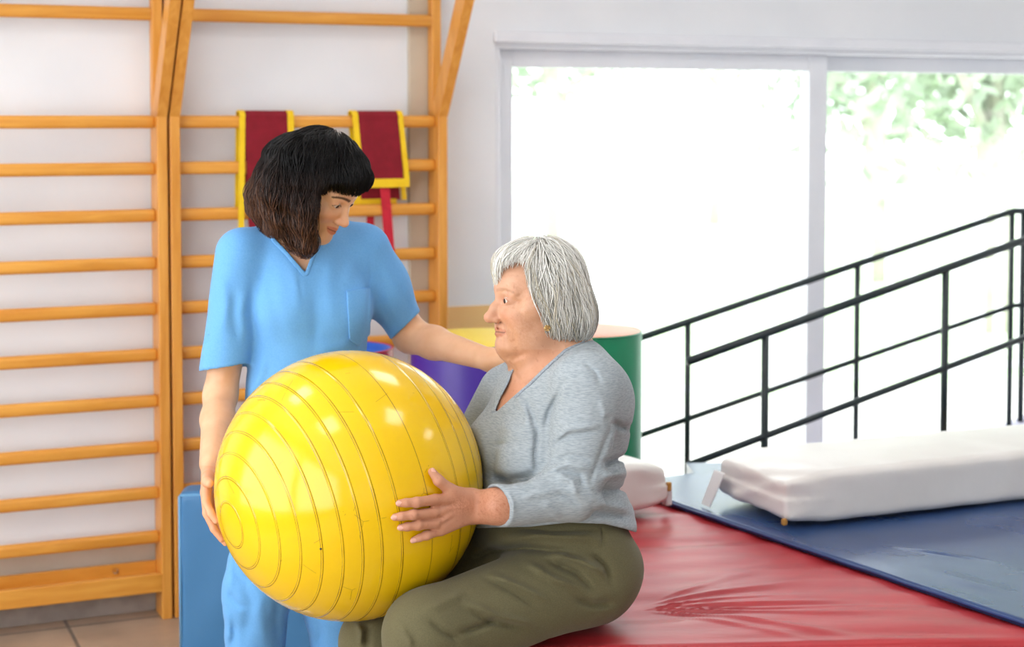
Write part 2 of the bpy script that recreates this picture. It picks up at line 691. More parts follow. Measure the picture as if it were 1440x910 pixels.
def tree(s, o, h, r, ml, label, nl=2600, seed=0):
    g_ = np.random.default_rng(seed)
    e = empty('leafy_tree', W(s, o, -0.1), g_.random() * 6, label, 'tree', 'trees in the garden')
    tk = MB().tube([(0, 0, 0), (0.05, 0.02, h * 0.4), (0.0, 0.1, h * 0.75)], [0.16, 0.12, 0.05], 9)
    for q in range(5):
        a = q * 1.26 + g_.random()
        tk.tube([(0.03, 0.03, h * (0.35 + 0.06 * q)), (cos(a) * r * 0.7, sin(a) * r * 0.7, h * (0.6 + 0.05 * q))], [0.06, 0.02], 6)
    tk.build('trunk', bark, e, True)
    cl = g_.normal(size=(26, 3))
    cl /= np.linalg.norm(cl, axis=1)[:, None]
    cl = cl * g_.random((26, 1)) ** 0.4 * np.array([r, r, h * 0.33]) * 0.85 + np.array([0, 0, h * 0.66])
    c = cl[g_.integers(0, 26, nl)] + g_.normal(size=(nl, 3)) * r * 0.2
    u = g_.normal(size=(nl, 3))
    u /= np.linalg.norm(u, axis=1)[:, None]
    v_ = np.cross(u, g_.normal(size=(nl, 3)))
    v_ /= np.linalg.norm(v_, axis=1)[:, None]
    sz = 0.07 + 0.06 * g_.random((nl, 1))
    vs = np.stack([c - u * sz, c - v_ * sz * 0.5, c + u * sz, c + v_ * sz * 0.5], 1).reshape(-1, 3)
    me = np_mesh('crown', vs, np.arange(nl * 4).reshape(-1, 4))
    link_mesh('crown', me, ml, e)


def at_px(px, d):
    q = P(px, 200, d)[:2] - O2
    return float(q @ WS), float(q @ WN)


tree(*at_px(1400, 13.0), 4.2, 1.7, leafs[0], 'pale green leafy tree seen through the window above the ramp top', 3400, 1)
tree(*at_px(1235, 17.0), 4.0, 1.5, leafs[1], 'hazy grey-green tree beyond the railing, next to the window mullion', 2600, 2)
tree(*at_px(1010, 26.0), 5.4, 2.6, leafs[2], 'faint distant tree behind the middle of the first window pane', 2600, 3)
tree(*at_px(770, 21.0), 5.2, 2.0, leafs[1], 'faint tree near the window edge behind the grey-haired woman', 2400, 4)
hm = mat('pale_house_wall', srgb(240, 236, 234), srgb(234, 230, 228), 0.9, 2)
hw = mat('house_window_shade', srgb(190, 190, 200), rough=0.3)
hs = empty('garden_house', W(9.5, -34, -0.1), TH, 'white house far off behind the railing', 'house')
MB().box((-5, -3, 0), (5, 3, 3.2)).build('wall', hm, hs)
MB().add([(-5.4, -3.4, 3.2), (5.4, -3.4, 3.2), (5.4, 3.4, 3.2), (-5.4, 3.4, 3.2), (-5.4, 0, 4.4), (5.4, 0, 4.4)], [(0, 1, 5, 4), (2, 3, 4, 5), (0, 4, 3), (1, 2, 5), (0, 3, 2, 1)]).build('roof', mat('pale_roof', srgb(225, 215, 208), rough=0.8), hs)
for x in (-3.4, -1.2, 1.2, 3.4):
    MB().box((x - 0.45, -3.05, 1.0), (x + 0.45, -2.98, 2.3)).build('window', hw, hs)
# ================================================================= wall bars
m, nt, b = new_mat('varnished_wood')
v = coords(nt, (1.2, 14, 14))
n1 = node(nt, 'ShaderNodeTexNoise', i_Scale=3.0, i_Detail=6.0, i_Distortion=0.6)
nt.links.new(v, n1.inputs['Vector'])
nt.links.new(ramp(nt, [(0.3, srgb(214, 140, 48)), (0.7, srgb(235, 168, 72))], n1.outputs['Fac']), b.inputs['Base Color'])
b.inputs['Roughness'].default_value = 0.35
wood_h = m
m, nt, b = new_mat('varnished_wood_upright')
v = coords(nt, (14, 14, 1.2))
n1 = node(nt, 'ShaderNodeTexNoise', i_Scale=3.0, i_Detail=6.0, i_Distortion=0.6)
nt.links.new(v, n1.inputs['Vector'])
nt.links.new(ramp(nt, [(0.3, srgb(212, 138, 50)), (0.7, srgb(234, 166, 76))], n1.outputs['Fac']), b.inputs['Base Color'])
b.inputs['Roughness'].default_value = 0.35
wood_v = m
bolt_m = mat('steel_bolt', (0.6, 0.6, 0.6), rough=0.3, metal=1.0)

rung_py = [171.5, 237, 303, 370, 434.5, 499, 564, 629, 693, 755]
rung_z = [wall_hit(215, y, -0.045)[1] for y in rung_py]
ztr = wall_hit(200, 19, -0.06)[1]
zkink = wall_hit(238, 155, 0)[1]
zplank = wall_hit(120, 832, 0)[1]
sB, _, _ = wall_hit(630, 300, 0.0)
PWID = 0.033


def bars(s0, s1, label):
    Lw = s1 - s0
    e = empty('wall_bars', W(s0, 0, 0), TH, label, 'wall bars', 'wall bar frames')
    for x in (0, Lw - PWID):
        MB().box((x, 0.0, 0), (x + PWID, 0.105, zkink), 0.004).build('post', wood_v, e)
        up = MB().box((x, 0.06, zkink), (x + PWID, 0.105, 2.45), 0.004)
        up.build('upper_post', wood_v, e)
        # prow strut leaning out into the room
        zt2, out = 2.42, 0.52
        vs = [(x, 0, zkink - 0.02), (x + PWID, 0, zkink - 0.02), (x + PWID, 0.08, zkink - 0.02), (x, 0.08, zkink - 0.02),
              (x, -out, zt2), (x + PWID, -out, zt2), (x + PWID, -out + 0.075, zt2 + 0.03), (x, -out + 0.075, zt2 + 0.03)]
        MB().add(vs, [(0, 1, 2, 3), (4, 5, 6, 7), (0, 1, 5, 4), (1, 2, 6, 5), (2, 3, 7, 6), (3, 0, 4, 7)]).build('strut', wood_v, e)
    for z in rung_z:
        MB().box((PWID - 0.003, 0.03, z - 0.0205), (Lw - PWID + 0.003, 0.062, z + 0.0205), 0.012).build('rung', wood_h, e, True)
    MB().box((PWID - 0.003, 0.062, ztr - 0.0205), (Lw - PWID + 0.003, 0.094, ztr + 0.0205), 0.01).build('rung', wood_h, e, True)
    MB().box((PWID - 0.003, -0.49, 2.36), (Lw - PWID + 0.003, -0.45, 2.40), 0.012).build('rung', wood_h, e, True)
    pl = MB().box((PWID - 0.002, 0.0, zplank - 0.03), (Lw - PWID + 0.002, 0.022, zplank + 0.03), 0.004)
    pl.box((PWID - 0.002, 0.022, zplank - 0.035), (Lw - PWID + 0.002, 0.1, zplank + 0.002), 0.003)
    p = pl.build('bottom_board', wood_h, e)
    MB().box((PWID, 0.092, zplank + 0.002), (Lw - PWID, 0.104, zplank + 0.05), 0.002).build('back_board', wood_h, e)
    bm_ = MB().lathe([(0.0, -0.004), (0.007, -0.003), (0.009, 0.004)], n=12)
    bo = bm_.build('bolt', bolt_m, p, True)
    bo.location = (Lw - PWID - 0.13, 0.09, zplank + 0.03)
    bo.rotation_euler = (radians(90), 0, 0)
    return e


bars(-sB - 0.004, -0.004, 'wooden wall bars nearer the frame edge, with bare rungs')
bars(0.004, sB, 'wooden wall bars behind the carer, with red cloths hung on a rung')

# ---- red cloths hung over the rung
redc = mat('dark_red_felt', srgb(128, 4, 26), srgb(138, 8, 32), 0.85, 30, bump=0.15, bscale=400)
yel = mat('yellow_binding', srgb(240, 196, 10), srgb(246, 205, 20), 0.6, 30)
strapm = mat('red_webbing', srgb(205, 25, 50), srgb(190, 18, 42), 0.6, 60)


def cloth_part(name, m, parent, path, s0, s1, th=0.004, shear=0.0, nseg=None, taper=0.0):
    """sheet of given s-range following a path of (o, z) points; real thickness"""
    n = len(path)
    vs, fs = [], []
    for side in (0, 1):
        for i, (o_, z_) in enumerate(path):
            a = np.array(path[min(i + 1, n - 1)]) - np.array(path[max(i - 1, 0)])
            a = a / np.linalg.norm(a)
            nn = np.array([-a[1], a[0]]) * (th / 2 if side == 0 else -th / 2)
            zz = path[0][1] - z_ if i > n // 2 else 0
            sh = shear * max(0, (max(q[1] for q in path) - z_))
            tp = taper * max(0, (max(q[1] for q in path) - z_))
            for s in (s0 + sh - tp, s1 + sh + tp):
                vs.append((s, -(o_ + nn[0]), z_ + nn[1]))
    N = n * 2
    for i in range(n - 1):
        a, b_, c, d = 2 * i, 2 * i + 1, 2 * i + 3, 2 * i + 2
        fs += [(a, b_, c, d), (N + a, N + d, N + c, N + b_), (a, d, N + d, N + a), (b_, N + b_, N + c, c)]
    fs += [(0, N, N + 1, 1), (2 * n - 2, 2 * n - 1, N + 2 * n - 1, N + 2 * n - 2)]
    return MB().add(vs, fs).build(name, m, parent)


def over(o_f, zf, o_b, zb_, ztop, r=0.03):
    """front bottom -> up, over the rung, back bottom"""
    pts = [(o_f, zf), (o_f, (zf + ztop) / 2), (o_f - 0.002, ztop - 0.03)]
    oc = (o_f + o_b) / 2
    for k in range(7):
        a = pi * k / 6
        pts.append((oc + cos(a) * (o_f - o_b) / 2, ztop - 0.012 + sin(a) * 0.014))
    pts += [(o_b, ztop - 0.03), (o_b, (zb_ + ztop) / 2), (o_b, zb_)]
    return pts


ztp = rung_z[0] + 0.0205 + 0.012
of, ob = -0.022, -0.07


def s_at(px, py):
    return wall_hit(px, py, of)[0]


def z_at(px, py):
    return wall_hit(px, py, of)[1]


zA = z_at(335, 345)
e = empty('padded_strap_cloth', W(0, 0, 0), TH, 'long dark red cloth with yellow side bindings hung behind the carer\'s hair', 'hanging cloth', 'cloths on the wall bars')
a0, a1, a2, a3 = s_at(337, 165), s_at(345, 165), s_at(404, 165), s_at(413, 165)
pth = over(of, zA, ob, zA + 0.1, ztp)
cloth_part('panel', redc, e, pth, a1, a2, shear=0.02)
cloth_part('binding', yel, e, over(of, zA, ob, zA + 0.1, ztp + 0.0008), a0, a1, 0.0056, shear=-0.02)
cloth_part('binding', yel, e, over(of, zA, ob, zA + 0.1, ztp + 0.0008), a2, a3, 0.0056, shear=0.02)
zB = z_at(530, 252)
e = empty('padded_strap_cloth', W(0, 0, 0), TH, 'short dark red cloth with yellow edging and dangling red strap, near the end post', 'hanging cloth', 'cloths on the wall bars')
b0, b1, b2, b3 = s_at(495, 165), s_at(503, 165), s_at(559, 165), s_at(566, 165)
zb2 = z_at(530, 264)
zback = z_at(520, 283)
sh = 0.085
cloth_part('panel', redc, e, over(of, zB, ob, zback, ztp), b1, b2, shear=sh)
cloth_part('binding', yel, e, over(of, zB, ob, zback, ztp + 0.0008), b0, b1, 0.0056, shear=sh)
cloth_part('binding', yel, e, over(of, zB, ob, zback, ztp + 0.0008), b2, b3, 0.0056, shear=sh + 0.02)
shB = sh * (ztp - zB)
MB().box((b0 + shB, -of - 0.003, zb2), (b3 + shB + 0.005, -of + 0.003, zB + 0.001), 0.001).build('hem_binding', yel, e)
shb = sh * (ztp - zback)
MB().box((b0 + shb - 0.04, -ob - 0.004, zback - 0.03), (b3 + shb - 0.03, -ob + 0.004, zback + 0.005), 0.002).build('back_hem_binding', yel, e)
s5, z5 = wall_hit(541, 262, -0.03)[:2]
s6, z6 = wall_hit(549, 368, -0.028)[:2]
w2 = 0.017
MB().add([(s5 - w2, 0.028, z5), (s5 + w2, 0.028, z5), (s6 + w2, 0.024, z6), (s6 - w2, 0.024, z6), (s5 - w2, 0.031, z5), (s5 + w2, 0.031, z5), (s6 + w2, 0.027, z6), (s6 - w2, 0.027, z6)],
         [(0, 1, 2, 3), (4, 7, 6, 5), (0, 3, 7, 4), (1, 5, 6, 2), (0, 4, 5, 1), (3, 2, 6, 7)]).build('strap', strapm, e)
s7, z7 = wall_hit(521, 285, -0.075)[:2]
s8, z8 = wall_hit(522, 332, -0.075)[:2]
MB().box((s7 - 0.013, 0.074, z8), (s7 + 0.013, 0.078, z7), 0.001).build('strap', strapm, e)

# ================================================================= foam columns
def foam_col(px, py, d, rpx, side, top, label, hollow=False, dz=0.0):
    c = P(px, py, d)
    r = rpx * d / F
    h = c[2]
    e = empty('foam_roll', (c[0], c[1], 0), 0, label, 'foam roll', 'upright foam rolls')
    bv = 0.012
    MB().lathe([(0, 0), (r - bv, 0), (r, bv), (r, h * 0.3), (r, h * 0.7), (r, h - 0.012), (r - 0.0015, h - 0.006), (r - 0.004, h - 0.003)], n=72).build('side_cover', side, e, True)
    if hollow:
        MB().lathe([(r - 0.004, h - 0.003), (r - 0.014, h - 0.004), (r - 0.017, h - 0.02), (r * 0.6, h - 0.035), (0, h - 0.04)], n=72).build('top_cover', top, e, True)
    else:
        MB().lathe([(r - 0.004, h - 0.003), (r - 0.02, h + 0.002), (r * 0.5, h + 0.006), (0, h + 0.008)], n=72).build('top_cover', top, e, True)
    sm_ = MB()
    n = 72
    sm_.tube([(cos(2 * pi * k / n) * (r - 0.002), sin(2 * pi * k / n) * (r - 0.002), h - 0.004) for k in range(n + 1)], 0.004, 6, cap=False)
    sm_.build('piping', side, e, True)
    return e


vin = lambda n, a, b_: mat(n, a, b_, 0.38, 3, bump=0.06, bscale=20)
foam_col(680, 474, 4.95, 103, vin('purple_vinyl', srgb(72, 42, 150), srgb(80, 50, 160)), vin('yellow_vinyl', srgb(248, 214, 30), srgb(250, 220, 44)), 'purple foam roll with a yellow top behind the two women')
foam_col(824, 464, 5.26, 79, vin('green_vinyl', srgb(16, 132, 88), srgb(22, 142, 96)), vin('orange_vinyl', srgb(238, 110, 50), srgb(244, 120, 60)), 'green foam roll with an orange top behind the grey-haired woman')
foam_col(480, 488, 5.02, 73, vin('red_vinyl', srgb(190, 40, 56), srgb(198, 48, 62)), vin('blue_vinyl', srgb(32, 96, 200), srgb(40, 104, 208)), 'red foam roll with a sunken blue top behind the carer', True)

# ================================================================= padded mats
def mat_block(name, c0, u, vv, Lu, Lv, z0, z1, nu, nv, disp, m, rr=0.02, parent=None):
    """upholstered slab: corner c0, unit directions u, vv; top surface with creases"""
    us = np.concatenate([np.linspace(0, rr, 5), np.linspace(rr, Lu - rr, nu)[1:-1], np.linspace(Lu - rr, Lu, 5)])
    ws = np.concatenate([np.linspace(0, rr, 5), np.linspace(rr, Lv - rr, nv)[1:-1], np.linspace(Lv - rr, Lv, 5)])
    U, V_ = np.meshgrid(us, ws, indexing='ij')
    ed = np.minimum(np.minimum(U, Lu - U), np.minimum(V_, Lv - V_))
    q = np.clip(ed / rr, 0, 1)
    X = c0[0] + u[0] * U + vv[0] * V_
    Y = c0[1] + u[1] * U + vv[1] * V_
    Z = z1 - rr * (1 - np.sqrt(1 - (1 - q) ** 2)) + disp(X, Y, U, V_) * np.clip(ed / 0.05, 0, 1)
    a, b_ = U.shape
    idx = np.arange(a * b_).reshape(a, b_)
    top = np.stack([X, Y, Z], -1).reshape(-1, 3)
    q1 = np.stack([idx[:-1, :-1], idx[1:, :-1], idx[1:, 1:], idx[:-1, 1:]], -1).reshape(-1, 4)
    ring = np.concatenate([idx[:, 0], idx[-1, 1:], idx[-2::-1, -1], idx[0, -2:0:-1]])
    bot = top[ring].copy()
    bot[:, 2] = z0
    nb = len(ring)
    r2 = a * b_ + np.arange(nb)
    q2 = np.stack([ring, r2, np.roll(r2, -1), np.roll(ring, -1)], 1)
    # a flat underside
    verts = np.concatenate([top, bot, [bot.mean(0)]])
    cidx = len(verts) - 1
    me = bpy.data.meshes.new(name)
    me.from_pydata(verts.tolist(), [], q1.tolist() + [t[::-1] for t in q2.tolist()] + [[int(r2[i]), int(r2[(i + 1) % nb]), cidx] for i in range(nb)])
    me.update()
    return link_mesh(name, me, m, parent)


def sm1(x, n=3, seed=0, f=1.0):
    g_ = np.random.default_rng(seed)
    r = 0
    for i in range(n):
        r = r + np.sin(x * f * (1 + 0.7 * i) + g_.random() * 6.28) / n
    return r


ZM = 0.50
A_ = PZ(683, 914, ZM)
B_ = PZ(1440, 899, ZM)
ur = (B_ - A_)[:2]
ur /= np.linalg.norm(ur)
vr = np.array([-ur[1], ur[0]])
seat = PZ(880, 850, ZM)


_q1, _q2 = PZ(955, 709, ZM), PZ(1440, 873, ZM)
L1_ = _q1[:2]
L2_ = np.array([-(_q2 - _q1)[1], (_q2 - _q1)[0]])
L2_ = L2_ / np.linalg.norm(L2_)
L2_ = L2_ if L2_[0] > 0 else -L2_


def red_disp(X, Y, U, V_):
    dx, dy = X - seat[0], Y - seat[1]
    ang = np.arctan2(dy, dx)
    r = np.sqrt(dx * dx + dy * dy)
    z = 0
    for (a0_, wd_, amp, r0, r1) in ((-0.18, 0.035, 0.010, 0.02, 0.75), (0.02, 0.03, 0.011, 0.02, 0.6), (0.2, 0.04, 0.009, 0.03, 0.5), (0.42, 0.05, 0.008, 0.05, 0.55),
                                    (-0.38, 0.04, 0.009, 0.05, 0.8), (-0.58, 0.04, 0.007, 0.1, 0.6), (0.65, 0.06, 0.006, 0.1, 0.7), (-0.08, 0.02, 0.006, 0.05, 0.9), (0.1, 0.02, 0.006, 0.02, 0.4)):
        aa = ang - a0_ - 0.25 * (r - 0.2) * np.sin(5 * r + a0_ * 9)
        env = np.clip((r - r0) / 0.08, 0, 1) * np.clip((r1 - r) / (r1 * 0.6), 0, 1)
        z = z + 0.6 * amp * np.exp(-(aa / wd_) ** 2) * env
    z = z + 0.0022 * np.sin(26 * (0.22 * U + V_) + 2.5 * np.sin(4 * U + 1) + 1.5 * np.sin(7 * V_)) + 0.0014 * np.sin(55 * (0.1 * U + V_) + 3 * np.sin(5 * U))
    z = z - 0.012 * np.exp(-(r / 0.16) ** 2)
    dl = (X - L1_[0]) * L2_[0] + (Y - L1_[1]) * L2_[1]
    return z * np.clip(-dl / 0.05, 0, 1)


redv = mat('red_mat_vinyl', srgb(168, 40, 48), srgb(184, 50, 56), 0.42, 5, bump=0.12, bscale=9, stretch=(1, 2.5, 1), bdist=0.01)
bluev = mat('navy_mat_vinyl', srgb(40, 66, 112), srgb(50, 78, 126), 0.27, 4, bump=0.1, bscale=7, bdist=0.01)
base_m = mat('pale_wood_platform', srgb(190, 160, 120), srgb(178, 148, 108), 0.5, 8, (1, 10, 1))

LR, WR = 1.75, 1.33
pf = empty('padded_platform', (A_[0], A_[1], 0), 0, 'low platform carrying the red and blue mats', 'platform')
poly = [A_[:2] + ur * 0.05 + vr * 0.05, A_[:2] + ur * 3.0 + vr * 0.05, A_[:2] + ur * 3.0 + vr * 1.82, A_[:2] + ur * 0.75 + vr * 1.82, A_[:2] + ur * 0.75 + vr * 1.28, A_[:2] + ur * 0.05 + vr * 1.28]
MB().prism([p_ - A_[:2] for p_ in poly], 0.0, 0.30).build('plinth', base_m, pf)
rm = mat_block('gym_mat', A_, ur, vr, LR, WR, 0.30, ZM, 240, 220, red_disp, redv, 0.022)
tag(rm, 'crimson creased vinyl mat under the seated woman', 'mat')

Q1, Q2 = PZ(955, 709, ZM + 0.02), PZ(1440, 873, ZM + 0.02)
ub = (Q2 - Q1)[:2]
ub /= np.linalg.norm(ub)
vb = np.array([-ub[1], ub[0]])
Q0 = PZ(868, 679, ZM + 0.02)


def blue_disp(X, Y, U, V_):
    z = 0.0015 * np.sin(9 * V_ + 2 * np.sin(3 * U)) + 0.0012 * np.sin(13 * U + 3 * np.sin(2 * V_))
    for (px, py, px2, py2, amp, wd_) in ((1240, 768, 1400, 790, 0.005, 0.008), (1060, 735, 1140, 765, 0.003, 0.02), (1300, 800, 1440, 840, 0.003, 0.03)):
        a, c = PZ(px, py, 0.52), PZ(px2, py2, 0.52)
        d = line_dist(X, Y, [a[:2], c[:2]])
        mid = (a + c)[:2] / 2
        hl = np.linalg.norm((c - a)[:2]) / 2
        rr_ = np.hypot(X - mid[0], Y - mid[1]) / hl
        z = z + amp * np.exp(-(d / wd_) ** 2) * np.clip(1.1 - rr_, 0, 1)
    return z


bmt = empty('gym_mat', (0, 0, 0), 0, 'navy blue vinyl mat overlapping the red one, under the long white bolster', 'mat')
mat_block('top_pad', Q0, ub, vb, 2.2, 1.5, ZM + 0.004, ZM + 0.02, 200, 160, blue_disp, bluev, 0.008, bmt)
pipe = MB().tube([np.append(Q0[:2] + ub * t_ - vb * 0.002, ZM + 0.0135 + 0.0006 * sin(t_ * 30)) for t_ in np.linspace(0, 2.2, 60)], 0.0036, 8)
pipe.build('edge_piping', mat('navy_piping', srgb(44, 68, 120), rough=0.25), bmt, True)
c0 = A_[:2] + vr * (WR + 0.01) + ur * 0.72
MB().prism([c0, c0 + ur * 1.6, c0 + ur * 1.6 + vr * 0.45, c0 + vr * 0.45], 0.30, ZM).build('foam_core', bluev, bmt)

# ---- white bolsters
whv = mat('white_vinyl', srgb(236, 232, 228), srgb(228, 223, 218), 0.4, 4, bump=0.15, bscale=12, bdist=0.006)
tan = mat('worn_tan_foam', srgb(190, 140, 70), srgb(170, 120, 55), 0.9, 40)
tabm = mat('white_webbing', srgb(225, 225, 225), rough=0.7)


RR = 0.022


def bolster(loc, rz, L, D, Hh, label, tabs=True):
    e = empty('white_bolster', loc, rz, label, 'bolster', 'white bolsters')
    hx, hy, hz = L / 2, D / 2, Hh / 2

    def f(p):
        q = p - np.array([hx, hy, hz])
        ex = np.clip((np.abs(q[:, 0]) - (hx - 0.16)) / 0.16, 0, 1)
        bulge = 0.012 * (1 - (q[:, 1] / hy) ** 2) * (1 - ex) - 0.016 * ex ** 2
        qq = q.copy()
        qq[:, 2] = q[:, 2] * (1 + 0.30 * ex ** 3)
        a = np.abs(qq) - (np.array([hx, hy, hz - 0.008]) - RR)
        d = np.sqrt((np.maximum(a, 0) ** 2).sum(1)) + np.minimum(a.max(1), 0) - RR
        d = d - np.where(q[:, 2] > 0, bulge, 0.3 * bulge)
        d = d + 0.0016 * np.sin(38 * q[:, 0] + 5 * np.sin(22 * q[:, 2] + 9 * q[:, 1])) * (0.3 + 2 * ex) + 0.0012 * np.sin(70 * q[:, 1]) * ex
        return d
    sdf_obj('cover', f, (-0.03, -0.03, -0.03), (L + 0.03, D + 0.03, Hh + 0.05), 0.008, whv, e)
    return e


pb0, pb1 = PZ(1122, 744, ZM + 0.022), PZ(1440, 708, ZM + 0.022)
db = (pb1 - pb0)[:2]
ang = math.atan2(db[1], db[0])
db /= np.linalg.norm(db)
e = bolster(pb0 - np.append(db * 0.045, 0), ang, 1.35, 0.36, 0.15, 'long white vinyl bolster lying on the navy mat')
MB().box((0.0, -0.001, 0.012), (0.014, 0.012, 0.03), 0.004).build('worn_corner', tan, e)
MB().add([(-0.012, 0.28, 0.095), (-0.012, 0.335, 0.095), (-0.055, 0.33, 0.004), (-0.055, 0.285, 0.004), (-0.016, 0.28, 0.093), (-0.016, 0.335, 0.093), (-0.059, 0.33, 0.004), (-0.059, 0.285, 0.004)],
         [(0, 1, 2, 3), (7, 6, 5, 4), (0, 4, 5, 1), (1, 5, 6, 2), (2, 6, 7, 3), (3, 7, 4, 0)]).build('tab', tabm, e)
pc = PZ(946, 716, ZM + 0.024)
rz2 = ang + 0.18
e = bolster(pc - np.array([cos(rz2), sin(rz2), 0]) * 0.86, rz2, 0.86, 0.30, 0.145, 'short white bolster lying behind the seated woman')
MB().box((0.86 - 0.018, 0.0, 0.05), (0.858, 0.012, 0.075), 0.004).build('worn_corner', tan, e)
MB().box((0.855, 0.02, 0.004), (0.875, 0.045, 0.05), 0.004).build('tab', tabm, e)

# ================================================================= blue pad on the floor by the bars
bpad = mat('steel_blue_vinyl', srgb(62, 120, 168), srgb(70, 128, 176), 0.42, 3, bump=0.1, bscale=12, bdist=0.006)
c = P(249, 700, 4.66)
zt_ = P(252, 693, 4.66)[2]
e = empty('upright_foam_pad', (c[0], c[1], 0), radians(2), 'steel blue foam pad standing on edge behind the carer\'s legs', 'foam pad')


def fpad(p):
    q = p - np.array([0.33, 0.06, zt_ / 2])
    d = sd_box(q, np.zeros(3), (0.33, 0.06, zt_ / 2), 0.02)
    return d - 0.006 * (1 - np.clip(np.abs(q[:, 0]) / 0.33, 0, 1) ** 2) + 0.0015 * np.sin(20 * q[:, 2] + 3 * np.sin(14 * q[:, 0])) * 0.6


sdf_obj('cover', fpad, (-0.04, -0.04, -0.02), (0.7, 0.2, zt_ + 0.04), 0.01, bpad, e)
sb = MB()
for x in (0.006, 0.654):
    sb.tube([(x, 0.006, 0.03), (x, 0.003, zt_ * 0.5), (x, 0.006, zt_ - 0.012)], 0.0045, 6)
sb.tube([(0.006, 0.006, zt_ - 0.01), (0.33, 0.002, zt_ - 0.003), (0.654, 0.006, zt_ - 0.01)], 0.0045, 6)
sb.build('seam', mat('light_blue_seam', srgb(110, 165, 205), rough=0.5), e, True)

# ================================================================= exercise ramp with two handrails
iron = mat('dark_green_black_paint', srgb(38, 50, 52), srgb(30, 40, 44), 0.35, 10)
deckm = mat('lilac_ramp_deck', srgb(206, 202, 222), srgb(196, 192, 214), 0.5, 6)


def line_plane(px, py, q0, dr):
    """hit of the sight line with the upright plane through q0 along dr; -> (t along, z)"""
    r = ray(px, py)
    n_ = np.array([dr[1], -dr[0]])
    t = (q0[:2] @ n_) / (r[:2] @ n_)
    p = np.array([0, 0, CAMH]) + r * t
    return p


rp0 = P(1076, 600, 5.42)
rf0 = P(967, 560, 5.74)
rdeck = empty('exercise_ramp', (rp0[0], rp0[1], 0), TH, 'black metal handrails of the walking ramp in front of the window', 'ramp')
Ri = np.array([[CT, ST], [-ST, CT]])


def rloc(p):
    q = Ri @ (p[:2] - rp0[:2])
    return np.array([q[0], q[1], p[2]])


def rail(q0, tops, mids, posts, rt, rp_, zb_fn, flat=None):
    t0, t1 = [rloc(line_plane(x, y, q0, WS)) for x, y in tops]
    m0, m1_ = [rloc(line_plane(x, y, q0, WS)) for x, y in mids]
    pts = [t0, t1]
    if flat:
        pts.append(t1 + np.array([flat, 0, 0.0]))
    MB().tube(pts, rt, 12).build('handrail', iron, rdeck, True)
    pts = [m0, m1_]
    if flat:
        pts.append(m1_ + np.array([flat, 0, 0.0]))
    MB().tube(pts, rt * 0.82, 12).build('middle_rail', iron, rdeck, True)
    sl = (t1 - t0) / (t1[0] - t0[0])
    for x, y in posts:
        p_ = rloc(line_plane(x, y, q0, WS))
        zz = t0[2] + sl[2] * (min(p_[0], t1[0]) - t0[0])
        MB().tube([(p_[0], p_[1], zb_fn(p_[0])), (p_[0], p_[1], zz)], rp_, 10).build('post', iron, rdeck, True)
    return t0, t1


zdk = lambda x: 0.02 + 0.262 * (x + 0.1) if x > -0.1 else 0.02
tn0, tn1 = rail(rp0, [(966, 509), (1600, 280)], [(966, 655), (1600, 415)], [(1076, 500), (1329, 450), (1560, 400)], 0.0145, 0.0135, zdk)
tf0, tf1 = rail(rf0, [(893, 478), (1424, 297)], [(893, 615), (1424, 430)], [(967, 500), (1205, 450), (1421, 450)], 0.0125, 0.011, zdk, 0.5)
p_ = rloc(line_plane(1437, 450, rf0, WS))
MB().tube([(p_[0], p_[1], zdk(p_[0])), (p_[0], p_[1], tf1[2])], 0.012, 10).build('post', iron, rdeck, True)
x0_, x1_, yb = -0.22, 2.1, rloc(rf0)[1]
ya, yb = -0.04, yb + 0.04
vs = []
for x in (x0_, -0.1, x1_):
    for y in (ya, yb):
        vs += [(x, y, 0.0), (x, y, zdk(x))]
fs = [(0, 1, 3, 2), (8, 10, 11, 9)]
for a in (0, 4):
    fs += [(a + 1, a + 5, a + 7, a + 3), (a, a + 4, a + 5, a + 1), (a + 2, a + 3, a + 7, a + 6), (a, a + 2, a + 6, a + 4)]
MB().add(vs, fs).build('deck', deckm, rdeck)

# ================================================================= exercise ball
BC = P(491.5, 681, 3.45)
BR = 0.2845
def ball_hit(px, py, off=0.0):
    """point on the ball (grown by off) seen at (px, py); None-safe: nearest silhouette point"""
    r = ray(px, py)
    r = r / np.linalg.norm(r)
    oc = np.array([0, 0, CAMH]) - BC
    b_ = r @ oc
    c_ = oc @ oc - (BR + off) ** 2
    ds = b_ * b_ - c_
    t = -b_ - math.sqrt(max(ds, 0))
    return np.array([0, 0, CAMH]) + r * t



ax = ball_hit(323, 739) - BC
ax /= np.linalg.norm(ax)
m, nt, b = new_mat('yellow_ball_vinyl')
tc = node(nt, 'ShaderNodeTexCoord')
sx = node(nt, 'ShaderNodeSeparateXYZ')
nt.links.new(tc.outputs['Object'], sx.inputs[0])


def mth(op, a, b_=None, c=None):
    n_ = node(nt, 'ShaderNodeMath', operation=op)
    for i, q in enumerate((a, b_, c)):
        if q is None:
            continue
        if isinstance(q, (int, float)):
            n_.inputs[i].default_value = q
        else:
            nt.links.new(q, n_.inputs[i])
    return n_.outputs[0]


